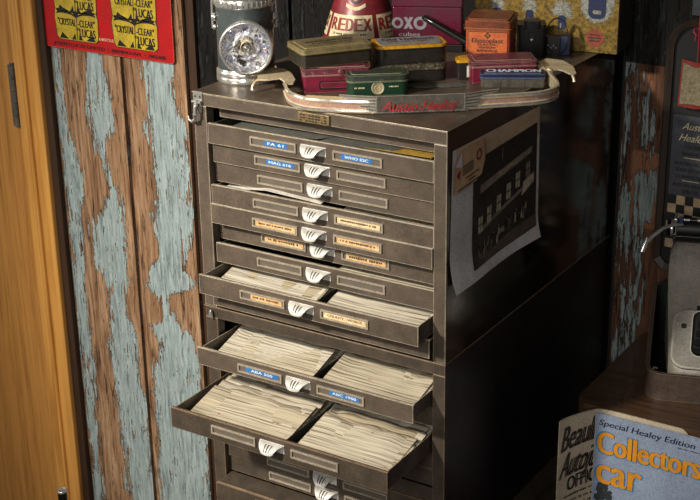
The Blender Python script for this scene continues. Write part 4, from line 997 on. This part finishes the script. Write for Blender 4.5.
PF = [(.020, .012), (.016, .030), (.020, .050), (.066, .098), (.076, .106), (.098, .124), (.130, .172), (.148, .202), (.160, .210), (.176, .211), (.186, .200), (.194, .120), (.194, .012)]
mb = MB(); vs = []
def inset(u): return .010 * max(0, 1 - min(u - U0, U1 - u) / .012) ** 2
us = [U0, U0 + .0015, U0 + .004, U0 + .007, U0 + .011, U0 + .016, U0 + .024, .10, .22, U1 - .02, U1 - .01, U1 - .005, U1 - .002, U1]
cv_, cz_ = .11, .08
for u in us:
    k_ = 1 - .16 * max(0, 1 - min(u - U0, U1 - u) / .022) ** 2
    vs += [(u + .010 * max(0, (.13 - v) / .11) * max(0, 1 - (u - U0) / .10), cv_ + (v - cv_) * k_, cz_ + (z - cz_) * k_) for v, z in PF]
n = len(PF)
mb.add(vs, [(i * n + j, i * n + (j + 1) % n, (i + 1) * n + (j + 1) % n, (i + 1) * n + j) for i in range(len(us) - 1) for j in range(n)][::1], 'typegrey', True)
mb.add(vs[:n], [tuple(range(n))], 'typegrey'); mb.add(vs[-n:], [tuple(reversed(range(n)))], 'typegrey')
o = mb.build('body_shell', tw)
o.data.flip_normals() if False else None
# keyboard slope: origin at its lower left, x across, y up the slope
sl = Vector((0, .046, .048)).normalized()
ks = plane((U0, .0195, .0505), (1, 0, 0), tuple(sl))
mb = MB(); Wk = U1 - U0
outer = rrect(.013, -.003, Wk - .008, .094, .022, 7); inner = rrect(.043, .018, Wk - .040, .0925, .012, 7); n = len(outer)
for h0, h1 in ((.002, .007),):
    vs = [ks(x, y, 0) for x, y in outer] + [ks(x, y, h1 - .0015) for x, y in outer] + [ks(x * .985 + Wk * .0075, y * .97 + .001, h1) for x, y in outer] + [ks(x, y, h1) for x, y in inner] + [ks(x, y, .0012) for x, y in inner]
    for k_ in range(4): mb.add(vs, [(k_ * n + i, k_ * n + (i + 1) % n, (k_ + 1) * n + (i + 1) % n, (k_ + 1) * n + i) for i in range(n)], 'typegrey2', True)
mb.build('keyboard_frame', tw)
mb = MB(); mb.sheet(inner, ks, 'black', .0014); mb.sheet(rrect(.026, .062, .034, .070, .002, 3), ks, 'black', .0073); mb.build('key_well', tw)
for r_ in range(5):
    for c_ in range(9):
        mb = MB(); x = .0455 + c_ * .0206 + r_ * .002; y = .0205 + r_ * .0142
        mb.prism(rrect(x, y, x + .0165, y + .0100, .002, 3), lambda a, b, h, r_=r_: ks(a, b, .0060 + .0008 * r_ + h), .004, 'key'); mb.prism(rrect(x + .006, y + .003, x + .010, y + .007, .001, 2), ks, .006, 'key'); mb.build('key', tw, bevel=.0008)
mb = MB(); mb.sheet([(.048, .0), (Wk - .048, .0), (Wk - .048, .026), (.048, .026)], plane((U0, .0765, .1065), (1, 0, 0), (0, .022, .018)), 'black', .0010); mb.build('cover_slot', tw)
mb = MB(); mb.lathe([(.0155, 0), (.0155, .262)], (.032, .168, .226), 'black', 36, (1, 0, 0)); mb.build('platen', tw)
mb = MB(); mb.lathe([(.006, 0), (.0135, .001), (.0135, .012), (.011, .014), (0, .014)], (.030, .168, .226), 'key', 24, (-1, 0, 0)); mb.lathe([(.0138, .004), (.0142, .006), (.0138, .008)], (.030, .168, .226), 'chrome', 24, (-1, 0, 0), caps=False); mb.build('platen_knob', tw)
mb = MB(); mb.box((.026, .150, .2085), (.300, .190, .216), 'black'); mb.box((.030, .142, .214), (.300, .149, .222), 'blackgloss'); mb.tube([(.034, .149, .2475), (.298, .149, .2475)], .0022, 'chrome', 10)
for x in (.05, .12, .20, .28): mb.lathe([(.004, 0), (.004, .012)], (x, .149, .2475), 'key', 12, (1, 0, 0))
mb.build('carriage', tw, bevel=.0008)
mb = MB(); mb.box((.026, .156, .217), (.0315, .184, .245), 'chrome'); mb.box((.034, .146, .236), (.041, .152, .252), 'plugblue'); mb.build('carriage_end', tw, bevel=.001)
mb = MB(); mb.tube([(.040, .146, .240), (.026, .138, .2425), (.010, .128, .238), (-.006, .117, .227), (-.016, .110, .215)], [.0032, .0034, .0036, .004, .004], 'chrome', 12, flat=.7); mb.tube([(-.0125, .112, .227), (-.0165, .108, .214), (-.0195, .104, .205)], [.003, .0052, .0045], 'chrome', 12); mb.build('return_lever', tw)

# programmes leaning on the table front
BZT = -.5015
def leaf(name, path, zt, hgt, mat, th, parent=None, curve=None, rback=.012):
    return None
t = thing('programme', 'cream printed programme bent behind the blue-grey magazine', 'programme', (0, 0, 0))
pth = smooth_path([(.5045, .2110), (.512, .232), (.523, .2545), (.5365, .2745), (.546, .2795), (.560, .2810), (.600, .2815), (.640, .2815), (.684, .2815)], 6)
arc = [0]
for a, b in zip(pth, pth[1:]): arc.append(arc[-1] + math.hypot(b[0] - a[0], b[1] - a[1]))
def along(s):
    s = max(0, min(arc[-1] - 1e-6, s))
    for i in range(len(arc) - 1):
        if arc[i + 1] >= s:
            k_ = (s - arc[i]) / (arc[i + 1] - arc[i]); a, b = pth[i], pth[i + 1]; d = Vector((b[0] - a[0], b[1] - a[1], 0)).normalized()
            return Vector((a[0] + (b[0] - a[0]) * k_, a[1] + (b[1] - a[1]) * k_, 0)), Vector((d.y, -d.x, 0))
    return Vector((pth[-1][0], pth[-1][1], 0)), Vector((0, -1, 0))
def page(s, z, h=0):
    p, nn = along(s); return p + nn * h + Vector((0, 0, z))
PT = -.5005; PB = -.795; S = arc[-1]
mb = MB()
def top_at(s): return PT - max(0, (.006 - s) / .006) * .002 - .010 * max(0, (s - S + .014) / .014) ** 2 * 1.0
mb.grid(lambda a, b: page(S * a, PB + (top_at(S * a) - PB) * b, .0006), 60, 10, 'magpage'); mb.grid(lambda a, b: page(S * (1 - a), PB + (top_at(S * (1 - a)) - PB) * b, -.0016), 60, 4, 'magpage')
mb.grid(lambda a, b: page(S * a, top_at(S * a), .0006 - .0022 * b), 60, 1, 'magpage'); mb.grid(lambda a, b: page(0, PB + (top_at(0) - PB) * (a), .0006 - .0022 * b), 10, 1, 'magpage', False)
mb.build('pages', t)
mb = MB()
pf = lambda x, y, h: page(x, PT + y + x * .10, .0006 + h)
mb.text('Beaulieu', pf, 'magblack', w=.094, h=.044, c=(.056, -.036), lift=.0005, fat=.0016, shear=.18)
mb.text('Autojumble', pf, 'magblack', w=.122, h=.044, c=(.070, -.083), lift=.0005, fat=.0016, shear=.3)
mb.text('OFFICIAL', pf, 'magblack', w=.084, h=.026, c=(.064, -.120), lift=.0005, fat=.0014)
for q in range(5): mb.marks(pf, 'magblack', .10, .0045, (.066, -.142 - q * .011), .0005, q)
mb.build('lettering', t)
m = thing('magazine', 'blue-grey magazine with orange title letters leaning on the table front', 'magazine', (.538, .2725, BZT - .0035))
MW, MH = .21, .297
cf = lambda x, y, h=0: Vector((x, -.0055 * (1 - (1 + y / MH)) * 0 - h, y + x * .012))
mb = MB(); mb.box((.0006, 0, -MH + .001), (MW - .001, .0030, -.0016), 'magpage'); mb.build('pages', m)
mb = MB(); mb.prism([(0, -MH), (MW, -MH), (MW, 0), (0, 0)], lambda x, y, h: (x, -.0002 - h, y), .0005, 'magcover')
mb.prism([(0, -MH), (MW, -MH), (MW, 0), (0, 0)], lambda x, y, h: (x, .0033 - h, y), .0002, 'magcover')
mb.box((-.0006, -.0006, -MH), (0, .0033, 0), 'magpage'); mb.build('cover', m)
fm = plane((0, -.0007, 0), (1, 0, 0), (0, 0, 1))
mb = MB()
mb.text('Special Healey Edition', fm, 'magink', w=.152, h=.0105, c=(.083, -.0135), lift=.0003, fat=.0003, shear=.22)
for tx, c_, w_, h_ in (('Collectors', (.0880, -.0465), .164, .0400), ('car', (.0425, -.0930), .072, .0520)):
    mb.text(tx, fm, 'magcyan', w=w_ + .004, h=h_ + .004, c=c_, lift=.0003, fat=.0027); mb.text(tx, fm, 'magblack', w=w_, h=h_ + .001, c=c_, lift=.0005, fat=.0024); mb.text(tx, fm, 'magorange', w=w_, h=h_, c=c_, lift=.0007, fat=.0017)
mb.marks(fm, 'magink', .036, .0022, (.150, -.0235), .0003, 5)
mb.build('lettering', m)
mb = MB(); r5 = random.Random(5)
for i in range(26):
    a = r5.uniform(0, 2 * pi); q = r5.uniform(0, .016); cx, cy, R = .017 + q * cos(a) * .9, -.138 + q * sin(a), r5.uniform(.003, .006)
    mb.sheet([(cx + R * (1 + .3 * (j % 2)) * cos(2 * pi * j / 12), cy + R * (1 + .3 * (j % 2)) * sin(2 * pi * j / 12)) for j in range(12)], fm, 'treeink', .0003 + .00001 * i)
mb.sheet([(.0145, -.185), (.0185, -.185), (.0180, -.145), (.0155, -.145)], fm, 'treeink', .0003)
mb.sheet([(.0005, -.296), (.2095, -.296), (.2095, -.20), (.0005, -.185)], fm, 'treeink', .0004)
mb.sheet([(.045, -.19), (.058, -.155), (.072, -.141), (.12, -.137), (.18, -.142), (.205, -.16), (.207, -.19)], fm, 'postercream', .0006)
mb.sheet([(.052, -.19), (.064, -.158), (.075, -.146), (.12, -.142), (.178, -.147), (.200, -.163), (.203, -.19)], fm, 'carred', .0008)
mb.sheet([(.030, -.255), (.036, -.20), (.052, -.185), (.205, -.185), (.208, -.255)], fm, 'carred', .0007)
mb.build('picture', m)
# a plain stool below the frame carries the two
t = thing('wooden_stool', 'low dark wooden stool under the leaning magazine', 'stool', (.62, .222, FL))
hs = BZT - .0035 - MH - FL - .0005
mb = MB(); mb.prism(rrect(-.15, -.055, .15, .055, .02), lambda x, y, h: (x, y, hs - .022 + h), .022, 'tableboard', 'tableboard', True); mb.build('seat', t, bevel=.003)
for sx in (-1, 1):
    for sy in (-1, 1): mb = MB(); mb.tube([(sx * .13, sy * .048, 0), (sx * .12, sy * .04, hs - .0225)], [.011, .013], 'tableboard', 12); mb.build('leg', t)

# arch-topped sign on the wall
t = thing('wall_sign', 'black arch-topped wooden sign with a charcoal lettered card and checkers', 'sign', (.558, WALL - .001, 0))
f = plane((0, -.012, 0), (1, 0, 0), (0, 0, 1))
def arch(w_, z0, zs, n_=20, rb=.015):
    P = [(-w_ + rb, z0), (w_ - rb, z0), (w_, z0 + rb)] + [(w_ * cos(pi * i / n_), zs + w_ * sin(pi * i / n_)) for i in range(n_ + 1)] + [(-w_, z0 + rb)]
    return P
A, B_ = arch(.053, -.375, 0), arch(.0415, -.3635, 0, rb=.010); n = len(A)
mb = MB(); g0 = plane((0, 0, 0), (1, 0, 0), (0, 0, 1))
vs = [g0(x, y, 0) for x, y in A] + [g0(x, y, .018) for x, y in A] + [g0(x * .93, y * .995 - .0006, .021) for x, y in A] + [g0(x, y, .016) for x, y in B_] + [g0(x, y, .009) for x, y in B_]
for k_ in range(4): mb.add(vs, [(k_ * n + i, k_ * n + (i + 1) % n, (k_ + 1) * n + (i + 1) % n, (k_ + 1) * n + i) for i in range(n)], 'framewood', False)
mb.build('frame', t, bevel=.001)
mb = MB(); mb.prism(arch(.0425, -.3645, 0, rb=.010), g0, .0095, 'board'); mb.build('board', t)
fc = lambda x, y, h: g0(x, y, .0097 + h)
mb = MB(); mb.prism([(-.0365, -.243), (.0365, -.243), (.0365, -.107), (-.0365, -.107)], fc, .0008, 'greycard')
f2 = lambda x, y, h: fc(x, y, .0008 + h)
mb.text('Austin', f2, 'cream', w=.040, h=.0125, c=(.002, -.1235), lift=.0003, fat=.0001, shear=.45); mb.text('Healey', f2, 'cream', w=.044, h=.0125, c=(.0, -.1430), lift=.0003, fat=.0001, shear=.45)
for tx, z, w_ in (('COLOUR', -.1585, .029), ('FINISHED', -.1705, .035), ('AUSTIN HEALEY', -.1870, .060), ('3000 SPORTS', -.1980, .054), ('CONVERTIBLE', -.2095, .052), ('AUSTIN HEALEY', -.2240, .060), ('SPRITE', -.2350, .028)): mb.text(tx, f2, 'board', w=w_, h=.0062, c=(0, z), lift=.0003, fat=.0003)
for z in (-.1775, -.2165): mb.sheet([(-.014, z - .0006), (.014, z - .0006), (.014, z + .0006), (-.014, z + .0006)], f2, 'cream', .0003)
mb.build('printed_card', t)
mb = MB()
for r_ in range(6):
    for c_ in range(5):
        if (r_ + c_) % 2: mb.prism([(-.0365 + c_ * .0146, -.2435 - r_ * .0155 - .0155), (-.0365 + (c_ + 1) * .0146, -.2435 - r_ * .0155 - .0155), (-.0365 + (c_ + 1) * .0146, -.2435 - r_ * .0155), (-.0365 + c_ * .0146, -.2435 - r_ * .0155)], fc, .0005, 'tan')
mb.build('checkers', t)
# red book hung on a string in front of the sign
t = thing('hanging_book', 'small open book with vermilion covers hung by a red string on the arched sign', 'book', (.558, WALL - .0262, -.050))
mb = MB()
for s in (-1, 1): mb.prism([(0, -.041), (s * .0245, -.0365), (s * .0225, .0395), (0, .034)][::s], lambda x, y, h, s=s: (x, -abs(x) * .30 - h * 1 + .004, y), .0016, 'bookred')
mb.build('cover', t)
mb = MB()
for s in (-1, 1): mb.prism([(0, -.033), (s * .0212, -.0325), (s * .0190, .0345), (0, .026)][::s], lambda x, y, h, s=s: (x, -abs(x) * .30 - h - .0018 + .004, y), .003, 'bookpage')
mb.build('pages', t)
mb = MB(); mb.tube([(0, .0035, .033), (.0008, .001, .06), (0, .0, .10), (.001, .002, .145)], .0011, 'scriptred', 8)
mb.tube([(0, -.001, .088), (-.006, -.002, .094), (-.008, -.003, .084), (-.003, -.003, .080), (-.0045, -.003, .070)], .0014, 'scriptred', 8); mb.tube([(0, -.001, .088), (.006, -.002, .094), (.008, -.003, .084), (.0055, -.003, .072)], .0014, 'scriptred', 8)
mb.build('string', t)
mb = MB(); mb.lathe([(.0025, 0), (.0025, .03), (.005, .031), (.004, .033), (0, .0335)], (0, 0, 0), 'brass', 14, (0, -1, 0)); o = root(mb.build('wall_hook', loc=(.5595, WALL - .001, .0955))); tag(o, 'small brass hook above the arched sign holding the red string', 'hook')
mb = MB(); mb.prism([(-.018, 0), (.05, 0), (.05, .034), (-.018, .034)], g0, .001, 'greycard'); mb.prism([(-.018, .030), (.05, .030), (.05, .034), (-.018, .034)], g0, .0018, 'paper'); o = root(mb.build('grey_card', loc=(.555, WALL - .002, .0545))); tag(o, 'plain grey card on the wall just above the arched sign', 'card')

# ------------------------------------------------------------------ camera and light
cam = bpy.data.cameras.new('camera'); co = bpy.data.objects.new('camera', cam); C.objects.link(co)
F, PITCH, YAW, ROLL = 1394.71, .372751, -.568853, -.017454
fw = Vector((sin(YAW) * cos(PITCH), cos(YAW) * cos(PITCH), -sin(PITCH))); r0 = Vector((cos(YAW), -sin(YAW), 0)); u0 = r0.cross(fw)
rt = r0 * cos(ROLL) + u0 * sin(ROLL); upv = -r0 * sin(ROLL) + u0 * cos(ROLL)
mw = Matrix((rt, upv, -fw)).transposed().to_4x4(); mw.translation = Vector((1.250854, -1.539786, .518741 + ZO))
co.matrix_world = mw; cam.lens = F / 700 * 36; cam.sensor_width = 36; cam.clip_start = .05
bpy.context.scene.camera = co
def lamp(name, kind, loc, aim, power, col, **kw):
    l = bpy.data.lights.new(name, kind); l.energy = power; l.color = col
    for k_, v_ in kw.items(): setattr(l, k_, v_)
    o = bpy.data.objects.new(name, l); C.objects.link(o)
    loc = Vector(loc) + Vector((0, 0, ZO)); aim = Vector(aim) + Vector((0, 0, ZO)); o.location = loc
    o.rotation_euler = (aim - loc).to_track_quat('-Z', 'Y').to_euler(); return o
lamp('key_spot', 'SPOT', (-.60, -2.1, 1.30), (-.14, .15, -.37), 580, (1, .93, .82), spot_size=radians(40), spot_blend=1.0, shadow_soft_size=.10)  # unseen key added from front left; soft cone dims the view's edges
lamp('left_fill', 'AREA', (-2.3, -1.3, .75), (.0, .1, -.1), 17, (1, .97, .92), shape='RECTANGLE', size=1.1, size_y=1.3)  # unseen soft fill added at the left, for the metal to reflect
lamp('right_fill', 'AREA', (1.0, -2.7, .7), (.62, .3, -.5), 34, (1, .97, .93), shape='RECTANGLE', size=.9, size_y=1.2)  # unseen fill added to lift the typewriter, plank and magazine
wd = bpy.data.worlds.new('world'); bpy.context.scene.world = wd; wd.use_nodes = True
wd.node_tree.nodes['Background'].inputs[0].default_value = (.9, .95, 1, 1); wd.node_tree.nodes['Background'].inputs[1].default_value = .05
vs_ = bpy.context.scene.view_settings; vs_.view_transform = 'Standard'; vs_.look = 'None'; vs_.gamma = 1; vs_.exposure = 0; vs_.use_curve_mapping = False
